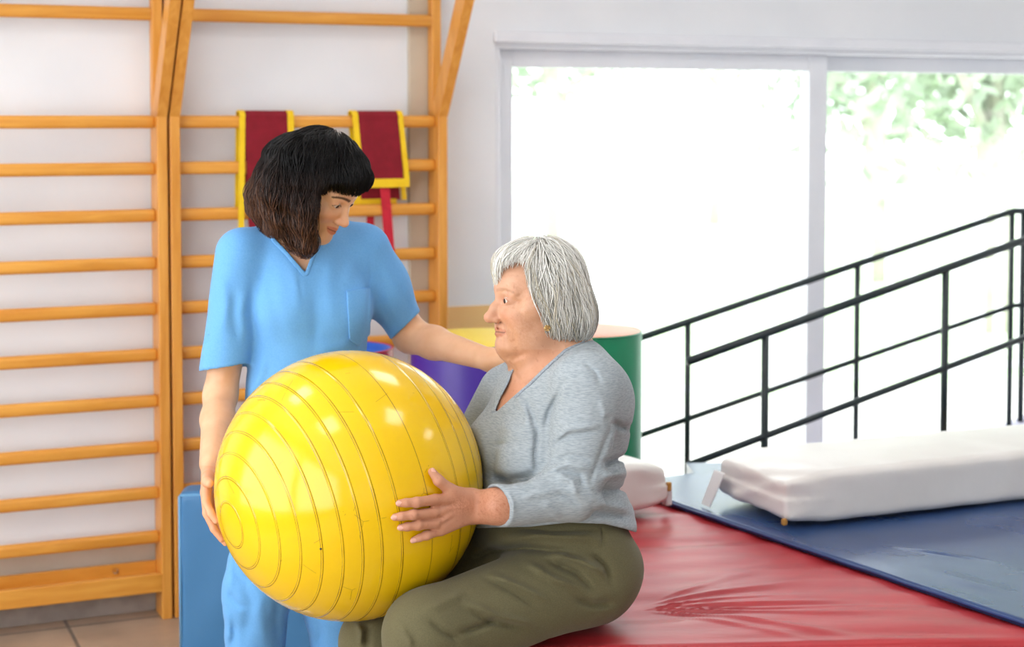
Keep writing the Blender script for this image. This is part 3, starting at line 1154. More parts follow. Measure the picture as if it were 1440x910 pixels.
ang_ = mth('MULTIPLY', mth('ARCCOSINE', mth('DIVIDE', sx.outputs[2], BR)), 180 / pi)
mask = None
hgt = None
RINGS = [9.7, 19.6, 29.6, 38.8, 47.6, 56, 63.8, 71.6, 80, 111, 120.5, 129.5, 138.5, 147, 156, 166]
for a in RINGS:
    dd = mth('ABSOLUTE', mth('SUBTRACT', ang_, a))
    l1 = mth('LESS_THAN', mth('ABSOLUTE', mth('SUBTRACT', dd, 0.42)), 0.13)
    hb = mth('MAXIMUM', mth('SUBTRACT', 1.0, mth('MULTIPLY', dd, 1.5)), 0.0)
    mask = l1 if mask is None else mth('MAXIMUM', mask, l1)
    hgt = hb if hgt is None else mth('MAXIMUM', hgt, hb)
seam = mth('LESS_THAN', mth('ABSOLUTE', mth('SUBTRACT', ang_, 94.0)), 0.16)
mask = mth('MAXIMUM', mask, seam)
nz = node(nt, 'ShaderNodeTexNoise', i_Scale=18.0, i_Detail=3.0)
nt.links.new(tc.outputs['Object'], nz.inputs['Vector'])
nz2 = node(nt, 'ShaderNodeTexNoise', i_Scale=4.0, i_Detail=3.0)
nt.links.new(tc.outputs['Object'], nz2.inputs['Vector'])
lmask = mth('MULTIPLY', mask, mth('MULTIPLY_ADD', nz.outputs['Fac'], 1.3, 0.1))
# faint scuffs
vo = node(nt, 'ShaderNodeTexVoronoi', feature='DISTANCE_TO_EDGE', i_Scale=7.0)
nt.links.new(tc.outputs['Object'], vo.inputs['Vector'])
sc_ = mth('MULTIPLY', mth('LESS_THAN', vo.outputs['Distance'], 0.004), mth('GREATER_THAN', nz.outputs['Fac'], 0.6))
base = ramp(nt, [(0.3, srgb(240, 192, 4)), (0.7, srgb(245, 200, 8))], nz2.outputs['Fac'])
mx = node(nt, 'ShaderNodeMix', data_type='RGBA')
nt.links.new(mth('MINIMUM', mth('MAXIMUM', lmask, mth('MULTIPLY', sc_, 0.5)), 1.0), mx.inputs[0])
nt.links.new(base, mx.inputs[6])
mx.inputs[7].default_value = (*srgb(112, 72, 10), 1)
nt.links.new(mx.outputs[2], b.inputs['Base Color'])
b.inputs['Roughness'].default_value = 0.15
b.inputs['Specular IOR Level'].default_value = 0.55
b.inputs['Subsurface Weight'].default_value = 0.0
bp = node(nt, 'ShaderNodeBump', i_Strength=0.5, i_Distance=0.002)
nt.links.new(hgt, bp.inputs['Height'])
nt.links.new(bp.outputs[0], b.inputs['Normal'])
ballm = m
zq = Vector(ax).to_track_quat('Z', 'Y')
prof = [(BR * sin(pi * i / 96), BR * cos(pi * i / 96)) for i in range(97)]
ball = MB().lathe(prof, n=128).build('exercise_ball', ballm, None, True)
ball.location = BC
ball.rotation_euler = zq.to_euler()
tag(ball, 'large yellow ridged exercise ball held between the two women', 'exercise ball')
dot = MB().lathe([(0, 0.0008), (0.0022, 0.0006), (0.0028, -0.001)], n=12).build('valve_plug', mat('black_plug', (0.02, 0.02, 0.02)), ball, True)


Rb = np.array(zq.to_matrix())
pl_ = (ball_hit(451, 772) - BC) @ Rb
dot.location = pl_
dot.rotation_euler = Vector(pl_).to_track_quat('Z', 'Y').to_euler()
# ================================================================= people: shared
def basis(fwd, up=(0, 0, 1), roll=0.0):
    """columns: right, forward, up"""
    f = np.asarray(fwd, float)
    f = f / np.linalg.norm(f)
    r = np.cross(f, np.asarray(up, float))
    r /= np.linalg.norm(r)
    u = np.cross(r, f)
    if roll:
        r, u = r * cos(roll) + u * sin(roll), u * cos(roll) - r * sin(roll)
    return np.stack([r, f, u], 1)


def yaw_pitch(yaw, pitch, roll=0.0):
    """yaw 0 = towards +y, clockwise seen from above is positive; pitch down positive"""
    f = np.array([sin(yaw) * cos(pitch), cos(yaw) * cos(pitch), -sin(pitch)])
    return basis(f, roll=roll)


def head_sdf(old=False, lid=0.0042, look=0.0):
    """local head: x right, y forward, z up; eyes at z = 0. returns a local Sdf (unit scale)"""
    h = Sdf()
    A = np.array
    h.ell((0, -0.012, 0.036), (0.0735, 0.096, 0.083), 0)
    h.ell((0, 0.03, 0.03), (0.062, 0.064, 0.062), 0.02)                 # forehead
    h.ell((0, 0.032, -0.045), (0.058, 0.054, 0.072), 0.03)               # mid face
    for s in (-1, 1):
        h.cap((s * 0.052, -0.004, -0.058), (s * 0.012, 0.069, -0.1), 0.02, 0.016, 0.03)   # jaw
        h.ell((s * 0.037, 0.058, -0.033), (0.025, 0.026, 0.022), 0.02)   # cheekbone
        h.cap((s * 0.008, 0.083, 0.019), (s * 0.045, 0.066, 0.017), 0.010, 0.009, 0.014)  # brow
        h.ell((s * 0.066, 0.02, -0.01), (0.014, 0.03, 0.03), 0.02)
    h.ell((0, 0.077, -0.1), (0.021, 0.016, 0.017), 0.018)                # chin
    h.ell((0, 0.077, -0.068), (0.026, 0.016, 0.018), 0.016)              # muzzle
    for s in (-1, 1):                                                     # sockets
        h.ell((s * 0.031, 0.098, -0.001), (0.017, 0.018, 0.0125), 0.014, mode='c')
    for s in (-1, 1):                                                     # side of the nose
        h.ell((s * 0.017, 0.079, -0.026), (0.013, 0.014, 0.018), 0.014)
    # nose
    h.cap((0, 0.083, 0.008), (0, 0.107, -0.034), 0.0075, 0.0095, 0.012)
    h.ell((0, 0.108, -0.038), (0.0105, 0.0105, 0.0095), 0.008)
    for s in (-1, 1):
        h.ell((s * 0.0115, 0.097, -0.042), (0.0075, 0.010, 0.0075), 0.006)
    for s in (-1, 1):
        h.ell((s * 0.0062, 0.102, -0.0505), (0.0038, 0.006, 0.0042), 0.003, mode='c')
    h.cap((0, 0.094, -0.048), (0, 0.0975, -0.058), 0.004, 0.004, 0.006)
    # lips
    mz = -0.068
    t = 0.8 if old else 0.95
    up_ = 0.0 if old else 0.002
    for s in (-1, 1):
        h.cap((s * 0.0035, 0.0955, mz + 0.0035), (s * 0.023, 0.0835, mz - 0.0005 + up_), 0.0048 * t, 0.002, 0.005)
        h.cap((0, 0.0945, mz - 0.0055), (s * 0.021, 0.0835, mz - 0.0015 + up_), 0.0058 * t, 0.002, 0.005)
        h.cap((0, 0.1005, mz - 0.0008), (s * 0.024, 0.0885, mz - 0.001 + up_), 0.0013, 0.001, 0.0025, mode='c')
    # lids
    for s in (-1, 1):
        h.ell((s * 0.031, 0.0735, 0.0), (0.0158, 0.0146, 0.0140), 0.006)
        h.ell((s * 0.031, 0.0905, -0.0012 + look), (0.0128, 0.014, lid), 0.0012, mode='c')
        # crease of the upper lid
        h.cap((s * 0.020, 0.0875, 0.0065 + look), (s * 0.043, 0.080, 0.006 + look), 0.0012, 0.001, 0.002, mode='c')
    # ears
    for s in (-1, 1):
        h.ell((s * 0.0745, -0.012, -0.014), (0.009, 0.017, 0.031), 0.006)
        h.ell((s * 0.0735, -0.008, -0.044), (0.007, 0.009, 0.010), 0.006)
        h.ell((s * 0.084, -0.007, -0.01), (0.006, 0.009, 0.018), 0.004, mode='c')
    if old:
        for s in (-1, 1):
            h.ell((s * 0.044, 0.028, -0.083), (0.026, 0.034, 0.028), 0.03)       # jowl
            h.ell((s * 0.036, 0.054, -0.058), (0.024, 0.024, 0.026), 0.02)
            h.cap((s * 0.019, 0.095, -0.046), (s * 0.030, 0.081, -0.076), 0.0022, 0.002, 0.006, mode='c')  # smile line
            h.cap((s * 0.025, 0.083, -0.082), (s * 0.028, 0.073, -0.1), 0.002, 0.0016, 0.005, mode='c')
            h.cap((s * 0.020, 0.0865, -0.0135), (s * 0.042, 0.078, -0.016), 0.0014, 0.001, 0.004, mode='c')
            h.ell((s * 0.03, 0.081, -0.0125), (0.013, 0.008, 0.0055), 0.006)     # bag under the eye
        h.ell((0, 0.026, -0.116), (0.050, 0.056, 0.034), 0.035)                   # double chin
        h.ell((0, 0.112, -0.037), (0.0125, 0.0115, 0.0105), 0.008)
        h.ell((0, 0.10, -0.022), (0.0095, 0.011, 0.016), 0.008)
    return h


def eye_mesh(parent, R, t, s, side, iris, gaze, name='eye'):
    r = 0.0122 * s
    mb = MB().lathe([(r * sin(pi * i / 20), r * cos(pi * i / 20)) for i in range(21)], n=24)
    o = mb.build(name, iris, parent, True)
    c = t + R @ (np.array([side * 0.031, 0.0755, 0.0]) * s)
    o.location = c
    g = R @ np.asarray(gaze, float)
    o.rotation_euler = Vector(g).to_track_quat('Z', 'Y').to_euler()
    return o


def eye_mat(name, col, r):
    m, nt, b = new_mat(name)
    tc = node(nt, 'ShaderNodeTexCoord')
    sx = node(nt, 'ShaderNodeSeparateXYZ')
    nt.links.new(tc.outputs['Object'], sx.inputs[0])
    dv = node(nt, 'ShaderNodeMath', operation='DIVIDE')
    nt.links.new(sx.outputs[2], dv.inputs[0])
    dv.inputs[1].default_value = r
    c = ramp(nt, [(0.0, srgb(190, 164, 150)), (0.84, srgb(206, 190, 178)), (0.865, tuple(x * 0.35 for x in col)), (0.92, col), (0.955, (0.01, 0.008, 0.006)), (1.0, (0.005, 0.004, 0.004))], dv.outputs[0])
    nt.links.new(c, b.inputs['Base Color'])
    b.inputs['Roughness'].default_value = 0.18
    b.inputs['Specular IOR Level'].default_value = 0.35
    return m


def blotch(w, d0, d1):
    return np.clip((d1 - w) / (d1 - d0), 0, 1)


def lerp_col(col, c, w):
    w = np.clip(w, 0, 1)[:, None]
    return col * (1 - w) + np.asarray(c) * w


def paint_head(q, col, lip, brow, lidc, browcol, old=False, look=0.0, lid=0.004):
    """q: local head coordinates (unit head)"""
    x, y, z = np.abs(q[:, 0]), q[:, 1], q[:, 2]
    fr = y > 0.04
    # lips
    mz = -0.068 + (0 if old else 0.0035) * (x / 0.024) ** 2
    hw = 0.0235 * np.sqrt(np.clip(1 - (x / 0.026) ** 2, 0, 1))
    up = (z - mz) / (0.0085 * np.sqrt(np.clip(1 - (x / 0.0265) ** 2, 0.0, 1)) + 1e-5)
    dn = (mz - z) / (0.0125 * np.sqrt(np.clip(1 - (x / 0.0255) ** 2, 0.0, 1)) + 1e-5)
    wl_ = np.where(z > mz, 1.15 - up, 1.15 - dn) * 4
    col = lerp_col(col, lip, np.where(fr & (x < 0.026) & (y > 0.07), np.clip(wl_, 0, 1), 0) * 0.85)
    col = lerp_col(col, np.asarray(lip) * 0.3, np.where(fr & (x < 0.024) & (y > 0.07), blotch(np.abs(z - mz + 0.0008), 0.0006, 0.0018), 0) * 0.9)
    # cheeks, nose
    d = np.sqrt(((x - 0.04) / 0.024) ** 2 + ((z + 0.036) / 0.02) ** 2)
    col = lerp_col(col, col * np.array([1.03, 0.82, 0.78]), np.where(fr, blotch(d, 0.2, 1.3), 0) * 0.6)
    d = np.sqrt((x / 0.014) ** 2 + ((z + 0.04) / 0.016) ** 2)
    col = lerp_col(col, col * np.array([1.02, 0.8, 0.76]), np.where(y > 0.09, blotch(d, 0.3, 1.3), 0) * 0.6)
    # nostrils
    d = np.sqrt((x - 0.0062) ** 2 + (y - 0.101) ** 2 + (z + 0.0495) ** 2)
    col = lerp_col(col, col * 0.25, blotch(d, 0.0035, 0.0055) * 0.9)
    # eyebrows
    t = np.clip((x - 0.010) / 0.044, 0, 1)
    bz = brow + 0.006 * np.sin(t * 2.4) - 0.006 * t * t
    w = blotch(np.abs(z - bz), 0.0022, 0.0048 * (1.15 - 0.55 * t)) * (x > 0.009) * (x < 0.055)
    col = lerp_col(col, browcol, np.where(fr, w, 0) * (0.45 if old else 0.92))
    # lid margins / lashes
    ex, ez = (x - 0.031) / 0.0135, (z + 0.0012 - look)
    edge = lid * np.sqrt(np.clip(1 - ex ** 2, 0, 1))
    w = blotch(np.abs(ez - edge), 0.0006, 0.0019) * (np.abs(ex) < 1.1)
    col = lerp_col(col, lidc, np.where(fr & (y > 0.06), w, 0) * (0.6 if old else 0.95))
    w = blotch(np.abs(ez + edge), 0.0003, 0.0014) * (np.abs(ex) < 1.0)
    col = lerp_col(col, np.asarray(lidc) * 1.2, np.where(fr & (y > 0.06), w, 0) * 0.4)
    # warmer, darker skin of the lids
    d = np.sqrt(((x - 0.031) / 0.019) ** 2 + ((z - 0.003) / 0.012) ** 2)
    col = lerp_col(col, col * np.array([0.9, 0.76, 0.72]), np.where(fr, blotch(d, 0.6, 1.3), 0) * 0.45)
    return col


def skin_mat(name, c1, c2, spots=0.0, rough=0.45):
    m, nt, b = new_mat(name)
    tc = node(nt, 'ShaderNodeTexCoord')
    n1 = node(nt, 'ShaderNodeTexNoise', i_Scale=22.0, i_Detail=5.0)
    nt.links.new(tc.outputs['Object'], n1.inputs['Vector'])
    base = ramp(nt, [(0.35, c1), (0.65, c2)], n1.outputs['Fac'])
    at = node(nt, 'ShaderNodeAttribute', attribute_name='Col')
    mx = node(nt, 'ShaderNodeMix', data_type='RGBA', blend_type='MULTIPLY')
    mx.inputs[0].default_value = 1
    nt.links.new(base, mx.inputs[6])
    nt.links.new(at.outputs['Color'], mx.inputs[7])
    outc = mx.outputs[2]
    if spots:
        n2 = node(nt, 'ShaderNodeTexNoise', i_Scale=85.0, i_Detail=3.0)
        nt.links.new(tc.outputs['Object'], n2.inputs['Vector'])
        rp = ramp(nt, [(0.60, (1, 1, 1)), (0.74, (1 - 0.35 * spots, 1 - 0.55 * spots, 1 - 0.65 * spots))], n2.outputs['Fac'])
        m2 = node(nt, 'ShaderNodeMix', data_type='RGBA', blend_type='MULTIPLY')
        m2.inputs[0].default_value = 1
        nt.links.new(outc, m2.inputs[6])
        nt.links.new(rp, m2.inputs[7])
        outc = m2.outputs[2]
    nt.links.new(outc, b.inputs['Base Color'])
    b.inputs['Roughness'].default_value = rough
    b.inputs['Specular IOR Level'].default_value = 0.4
    b.inputs['Subsurface Weight'].default_value = 0.12
    b.inputs['Subsurface Radius'].default_value = (0.012, 0.005, 0.003)
    b.inputs['Subsurface Scale'].default_value = 0.5
    n3 = node(nt, 'ShaderNodeTexNoise', i_Scale=420.0, i_Detail=3.0)
    nt.links.new(tc.outputs['Object'], n3.inputs['Vector'])
    bp = node(nt, 'ShaderNodeBump', i_Strength=0.25 if spots else 0.1, i_Distance=0.0008)
    nt.links.new(n3.outputs['Fac'], bp.inputs['Height'])
    nt.links.new(bp.outputs[0], b.inputs['Normal'])
    return m


def fabric(name, c1, c2, nscale=160.0, stretch=(1, 1, 1), rough=0.85, bump=0.25, big=0.12, sheen=0.1):
    """woven or knitted cloth: fine melange, broad wear, weave bump"""
    m, nt, b = new_mat(name)
    v = coords(nt, stretch)
    n1 = node(nt, 'ShaderNodeTexNoise', i_Scale=nscale, i_Detail=3.0)
    nt.links.new(v, n1.inputs['Vector'])
    c = ramp(nt, [(0.35, c1), (0.65, c2)], n1.outputs['Fac'])
    nt.links.new(c, b.inputs['Base Color'])
    b.inputs['Roughness'].default_value = rough
    b.inputs['Sheen Weight'].default_value = sheen
    b.inputs['Specular IOR Level'].default_value = 0.25
    n2 = node(nt, 'ShaderNodeTexNoise', i_Scale=nscale * 2.5, i_Detail=2.0)
    nt.links.new(v, n2.inputs['Vector'])
    v3 = coords(nt)
    n3 = node(nt, 'ShaderNodeTexNoise', i_Scale=11.0, i_Detail=3.0, i_Distortion=0.5)
    nt.links.new(v3, n3.inputs['Vector'])
    b1 = node(nt, 'ShaderNodeBump', i_Strength=bump, i_Distance=0.0008)
    nt.links.new(n2.outputs['Fac'], b1.inputs['Height'])
    b2 = node(nt, 'ShaderNodeBump', i_Strength=big, i_Distance=0.02)
    nt.links.new(n3.outputs['Fac'], b2.inputs['Height'])
    nt.links.new(b1.outputs[0], b2.inputs['Normal'])
    nt.links.new(b2.outputs[0], b.inputs['Normal'])
    return m


def hair_mat(name, stops, rough=0.35, spec=0.5):
    """strand colour from the 'Col' attribute: r = random tone, g = along the strand"""
    m, nt, b = new_mat(name)
    at = node(nt, 'ShaderNodeAttribute', attribute_name='Col')
    nt.links.new(at.outputs['Color'], b.inputs['Base Color'])
    b.inputs['Roughness'].default_value = rough
    b.inputs['Specular IOR Level'].default_value = spec
    b.inputs['Anisotropic'].default_value = 0.0
    return m


def folds(items, ymax, kpx=1.0):
    """creases given as picture poly-lines on the near side: (points, amp m (+ ridge, - groove), width px)"""
    def f(p):
        px, py = proj(p)
        d = np.zeros(len(p))
        near = np.clip((ymax - p[:, 1]) / 0.04, 0, 1)
        for pts, amp, wd_ in items:
            xs = [q[0] for q in pts]
            ys = [q[1] for q in pts]
            m = (px > min(xs) - 3 * wd_) & (px < max(xs) + 3 * wd_) & (py > min(ys) - 3 * wd_) & (py < max(ys) + 3 * wd_)
            if not m.any():
                continue
            # fade towards both ends
            ld = line_dist(px[m], py[m], pts)
            e0 = np.hypot(px[m] - pts[0][0], py[m] - pts[0][1])
            e1 = np.hypot(px[m] - pts[-1][0], py[m] - pts[-1][1])
            tot = np.hypot(pts[0][0] - pts[-1][0], pts[0][1] - pts[-1][1])
            fade = np.clip(np.minimum(e0, e1) / (0.25 * tot + 1), 0.15, 1)
            d[m] -= amp * np.exp(-(ld / wd_) ** 2) * fade
        return d * near
    return f


def cut_poly(poly, ymin=-1e9, ymax=1e9, scale=1 / 650.0):
    def f(p):
        px, py = proj(p)
        d = poly_sdf(px, py, poly) * scale
        d = np.maximum(d, ymin - p[:, 1])
        return np.maximum(d, p[:, 1] - ymax)
    return f


def strands(f, roots, dirs, nst, step, off, wid, gravity=0.5, wave=0.0, wfreq=30.0, tone=None, grng=None, curlin=0.0, stopf=None):
    """hair locks walking over an implicit hair volume; returns verts, quads, colour parameter"""
    p = roots.copy()
    n = len(p)
    d = dirs / (np.linalg.norm(dirs, axis=1, keepdims=True) + 1e-9)
    path = np.zeros((nst, n, 3))
    nor = np.zeros((nst, n, 3))
    ph = grng.random(n) * 6.28
    alive = np.ones(n, bool)
    cut = np.full(n, nst)
    for i in range(nst):
        g = grad(f, p)
        sd = f(p)
        p = p - g * (sd - off)[:, None]
        path[i], nor[i] = p, g
        dd = d + np.array([0, 0, -1.0]) * gravity
        side = np.cross(g, d)
        dd = dd + side * (wave * np.sin(wfreq * i * step + ph))[:, None]
        dd = dd - g * (dd * g).sum(1, keepdims=True)
        dd /= np.linalg.norm(dd, axis=1, keepdims=True) + 1e-9
        d = 0.6 * d + 0.4 * dd
        d = d - g * (d * g).sum(1, keepdims=True)
        d /= np.linalg.norm(d, axis=1, keepdims=True) + 1e-9
        if stopf is not None:
            st = stopf(p)
            newly = alive & st
            cut[newly] = i
            alive &= ~st
        p = p + dd * step * alive[:, None]
    return path, nor, cut


def ribbons(path, nor, cut, wid, colfn, lift=0.0006, minlen=3):
    """flat-ish lens-section locks along the strand paths"""
    nst, n, _ = path.shape
    V, Q, C = [], [], []
    base = 0
    for k in range(n):
        m = int(min(cut[k] + 1, nst))
        if m < minlen:
            continue
        pts, g = path[:m, k], nor[:m, k]
        t = np.gradient(pts, axis=0)
        t /= np.linalg.norm(t, axis=1, keepdims=True) + 1e-9
        s = np.cross(t, g)
        s /= np.linalg.norm(s, axis=1, keepdims=True) + 1e-9
        u = np.linspace(0, 1, m)
        w = wid[k] * np.clip(np.minimum(u * 6 + 0.35, (1 - u) * 2.4 + 0.12), 0, 1)
        a = pts - s * w[:, None]
        b_ = pts + g * (w * 0.55 + lift)[:, None]
        c = pts + s * w[:, None]
        e = pts - g * (w * 0.5)[:, None]
        V.append(np.stack([a, b_, c, e], 1).reshape(-1, 3))
        i0 = base + np.arange(m - 1)[:, None] * 4
        for j in range(4):
            j2 = (j + 1) % 4
            Q.append(np.concatenate([i0 + j, i0 + j2, i0 + 4 + j2, i0 + 4 + j], 1))
        C.append(np.repeat(colfn(k, u, pts), 4, axis=0))
        base += m * 4
    return np.concatenate(V), np.concatenate(Q), np.concatenate(C)


def hand_chain(S, pts, rs, k=0.004):
    S.chain([np.asarray(p, float) for p in pts], rs, k)


def nails(parent, m, tips, r):
    """tips: list of (point, along, out) for each visible nail"""
    for p, al, ou in tips:
        al = al / np.linalg.norm(al)
        ou = ou - al * (ou @ al)
        ou /= np.linalg.norm(ou)
        sd = np.cross(al, ou)
        mb = MB()
        vs, fs = [], []
        nu, nv = 7, 7
        for i in range(nu):
            for j in range(nv):
                u = -1 + 2 * i / (nu - 1)
                v_ = -1 + 2 * j / (nv - 1)
                uu = u * math.sqrt(1 - v_ * v_ / 2)
                vv_ = v_ * math.sqrt(1 - u * u / 2)
                q = p + al * (uu * r * 0.85) + sd * (vv_ * r * 0.66) + ou * (r * 0.06 - 0.34 * r * vv_ * vv_ - 0.12 * r * max(uu, 0) ** 2)
                vs.append(q)
        for i in range(nu - 1):
            for j in range(nv - 1):
                fs.append((i * nv + j, (i + 1) * nv + j, (i + 1) * nv + j + 1, i * nv + j + 1))
        vs2 = [q - ou * 0.0012 for q in vs]
        b0 = len(vs)
        fs2 = [tuple(b0 + i for i in f_[::-1]) for f_ in fs]
        rim = [i * nv for i in range(nu)] + [(nu - 1) * nv + j for j in range(1, nv)] + [i * nv + nv - 1 for i in range(nu - 2, -1, -1)] + [j for j in range(nv - 2, 0, -1)]
        fr = [(rim[i], rim[(i + 1) % len(rim)], b0 + rim[(i + 1) % len(rim)], b0 + rim[i]) for i in range(len(rim))]
        mb.add(vs + vs2, fs + fs2 + fr)
        mb.build('fingernail', m, parent, True)
# ================================================================= the seated woman
wskin = skin_mat('fair_mature_skin', srgb(212, 163, 134), srgb(200, 149, 118), 0.42, 0.5)
heather = fabric('heather_grey_jersey', srgb(148, 157, 163), srgb(172, 180, 185), 170, (0.5, 0.5, 3), 0.9, 0.12, 0.1)
olive = fabric('olive_cotton', srgb(94, 88, 62), srgb(105, 99, 71), 420, (1, 1, 1), 0.85, 0.08, 0.08)
bandm = fabric('heather_grey_rib', srgb(140, 149, 158), srgb(164, 174, 183), 200, (1, 1, 3), 0.9, 0.3, 0.05)
shoem = mat('dark_shoe_leather', srgb(50, 46, 44), rough=0.5)

woman = empty('person', (0.17, 3.5, ZM), 0, 'grey-haired woman in a grey V-neck top and olive trousers, seated holding the yellow ball', 'person')


def adopt(o, parent):
    """parent keeping the world position of geometry built in world coordinates"""
    o.parent = parent
    o.matrix_parent_inverse = Matrix.Translation(-Vector(parent.location))
    return o


TF = np.array([-cos(radians(30)), -sin(radians(30)), 0])
TR = np.array([-0.5, cos(radians(30)), 0])
TB = basis(TF)
TO = P(782, 610, 3.53)
wz = lambda py: P(782, py, 3.53)[2]


def tl(r, f, py):
    q = TO + TR * r + TF * f
    return np.array([q[0], q[1], wz(py)])


T = Sdf()
T.ell(tl(0, 0, 610), (0.178, 0.142, 0.2), 0, TB)
T.ell(tl(0, -0.045, 570), (0.16, 0.1, 0.125), 0.04, TB)
T.ell(tl(0, 0.02, 702), (0.172, 0.16, 0.115), 0.05, TB)
T.ell(tl(0, -0.005, 738), (0.186, 0.166, 0.085), 0.05, TB)
for s in (-1, 1):
    T.ell(tl(s * 0.076, 0.098, 634), (0.08, 0.08, 0.082), 0.04, TB)
T.cap(tl(-0.135, -0.025, 553), tl(0.135, -0.025, 553), 0.066, k=0.05)
T.cap(tl(-0.12, -0.03, 540), tl(-0.045, -0.035, 508), 0.055, 0.05, 0.04)
T.cap(tl(0.12, -0.03, 540), tl(0.045, -0.035, 508), 0.055, 0.05, 0.04)
shN, elN, wrN = P(828, 548, 3.40), P(806, 691, 3.325), P(690, 712, 3.265)
shF, elF, wrF = P(716, 556, 3.68), P(655, 655, 3.74), P(585, 665, 3.76)

shirt = Sdf()
shirt.sub(T, 0.0)
shirt.cap(shN, elN, 0.0745, 0.0595, 0.012)
shirt.cap(elN, P(694, 712, 3.268), 0.056, 0.0445, 0.02)
shirt.ell(P(822, 540, 3.42), (0.07, 0.07, 0.06), 0.04)
shirt.cap(shF, elF, 0.072, 0.058, 0.03)
shirt.cap(elF, wrF, 0.056, 0.042, 0.02)
sfold = [
    ([(757, 598), (752, 640), (755, 668)], -0.012, 3.2), ([(866, 585), (858, 605), (842, 645), (826, 690)], -0.006, 3.5),
    ([(776, 630), (800, 612), (840, 607)], -0.004, 3.5), ([(770, 622), (800, 604), (845, 598)], 0.004, 4),
    ([(770, 655), (800, 640), (838, 648)], -0.004, 4), ([(765, 665), (800, 652), (836, 662)], 0.005, 4), ([(790, 664), (815, 668), (822, 690)], -0.006, 4),
    ([(780, 668), (804, 676), (812, 700)], 0.005, 4), ([(812, 520), (790, 545), (772, 580), (764, 610)], -0.006, 4), ([(822, 512), (836, 522), (846, 540)], -0.004, 3),
    ([(815, 518), (800, 535), (780, 562)], 0.004, 5), ([(845, 655), (862, 648), (882, 642)], -0.010, 5), ([(842, 672), (866, 668), (886, 664)], 0.008, 6),
    ([(838, 690), (862, 690), (884, 686)], -0.007, 5), ([(835, 708), (862, 712), (888, 716)], 0.006, 6), ([(826, 722), (856, 722), (888, 730)], -0.005, 5),
    ([(690, 668), (715, 676), (740, 672), (756, 664)], -0.014, 6), ([(690, 628), (720, 622), (752, 624)], -0.003, 4),
    ([(740, 560), (750, 590), (756, 616)], -0.004, 4), ([(860, 590), (872, 600), (884, 602)], -0.007, 5), ([(730, 700), (760, 694), (790, 690)], 0.003, 5),
    ([(712, 690), (722, 710), (716, 735)], 0.003, 4), ([(842, 560), (850, 575), (852, 592)], 0.004, 5), ([(778, 690), (800, 700), (818, 712)], -0.004, 4),
    ([(720, 540), (740, 580), (744, 610)], 0.003, 6), ([(700, 600), (725, 604), (748, 600)], 0.003, 6), ([(760, 705), (780, 720), (790, 732)], 0.003, 5)]
sfold = sfold[:2] + [(a_, b_ * 1.6, c_) for a_, b_, c_ in sfold[2:]]
shirt.fn(folds(sfold, 3.6))
shirt.fn(lambda p: 0.0013 * np.sin(60 * p[:, 2] + 6 * np.sin(9 * p[:, 0] + 4 * p[:, 1])) * np.clip((0.78 - p[:, 2]) / 0.1, 0, 1))
vneck = [(724, 516), (714, 541), (704, 560), (695, 582), (719, 560), (743, 539), (767, 515), (796, 489), (824, 476), (824, 430), (720, 430)]
fdir = (wrN - elN) / np.linalg.norm(wrN - elN)
cuffp = P(699, 712, 3.27)
fdir = fdir + np.array([0, -0.42, 0])
fdir /= np.linalg.norm(fdir)
shirt_full = Sdf()
shirt_full.sub(shirt)
shirt.fn(cut_poly(vneck), 'c', 0.002)
shirt.fn(lambda p: np.where(p[:, 1] < 3.5, (p - cuffp) @ fdir, -1) * np.where(np.linalg.norm(p - cuffp, axis=1) < 0.12, 1, 0) - np.where(np.linalg.norm(p - cuffp, axis=1) < 0.12, 0, 1), 'i', 0.002)
shirt.cap(P(740, 707, 3.29), P(675, 713, 3.26), 0.034, 0.0395, 0.002, 'c')
BALLCUT = lambda p: np.linalg.norm(p - BC, axis=1) - (BR + 0.0015)
shirt.fn(BALLCUT, 'c', 0.012)
hem = [(600, 745), (700, 742), (745, 741), (800, 735), (850, 737), (880, 744), (910, 755), (910, 1000), (600, 1000)]
shirt.fn(cut_poly(hem), 'c', 0.003)
so = sdf_obj('shirt', shirt, (-0.35, 3.05, 0.6), (0.42, 4.0, 1.3), 0.0036, heather)
adopt(so, woman)
# neckband: a slightly raised strip along the V
vline = [(722, 518), (714, 541), (704, 560), (695, 582), (719, 560), (743, 539), (767, 515), (796, 489), (824, 476)]


def bandf(p):
    px, py = proj(p)
    d = np.maximum(shirt_full(p) - 0.0016, -(shirt_full(p) + 0.004))
    q = line_dist(px, py, vline) - 4.2
    return np.maximum(np.maximum(d, q / 650), -poly_sdf(px, py, vneck) / 650)


nb = sdf_obj('neckband', lambda p: np.maximum(bandf(p), np.maximum(p[:, 1] - 3.62, 3.2 - p[:, 1])), P(685, 590, 3.2), (P(835, 470, 3.7)[0], 3.7, P(800, 465, 3.6)[2]), 0.0026, bandm)
adopt(nb, woman)

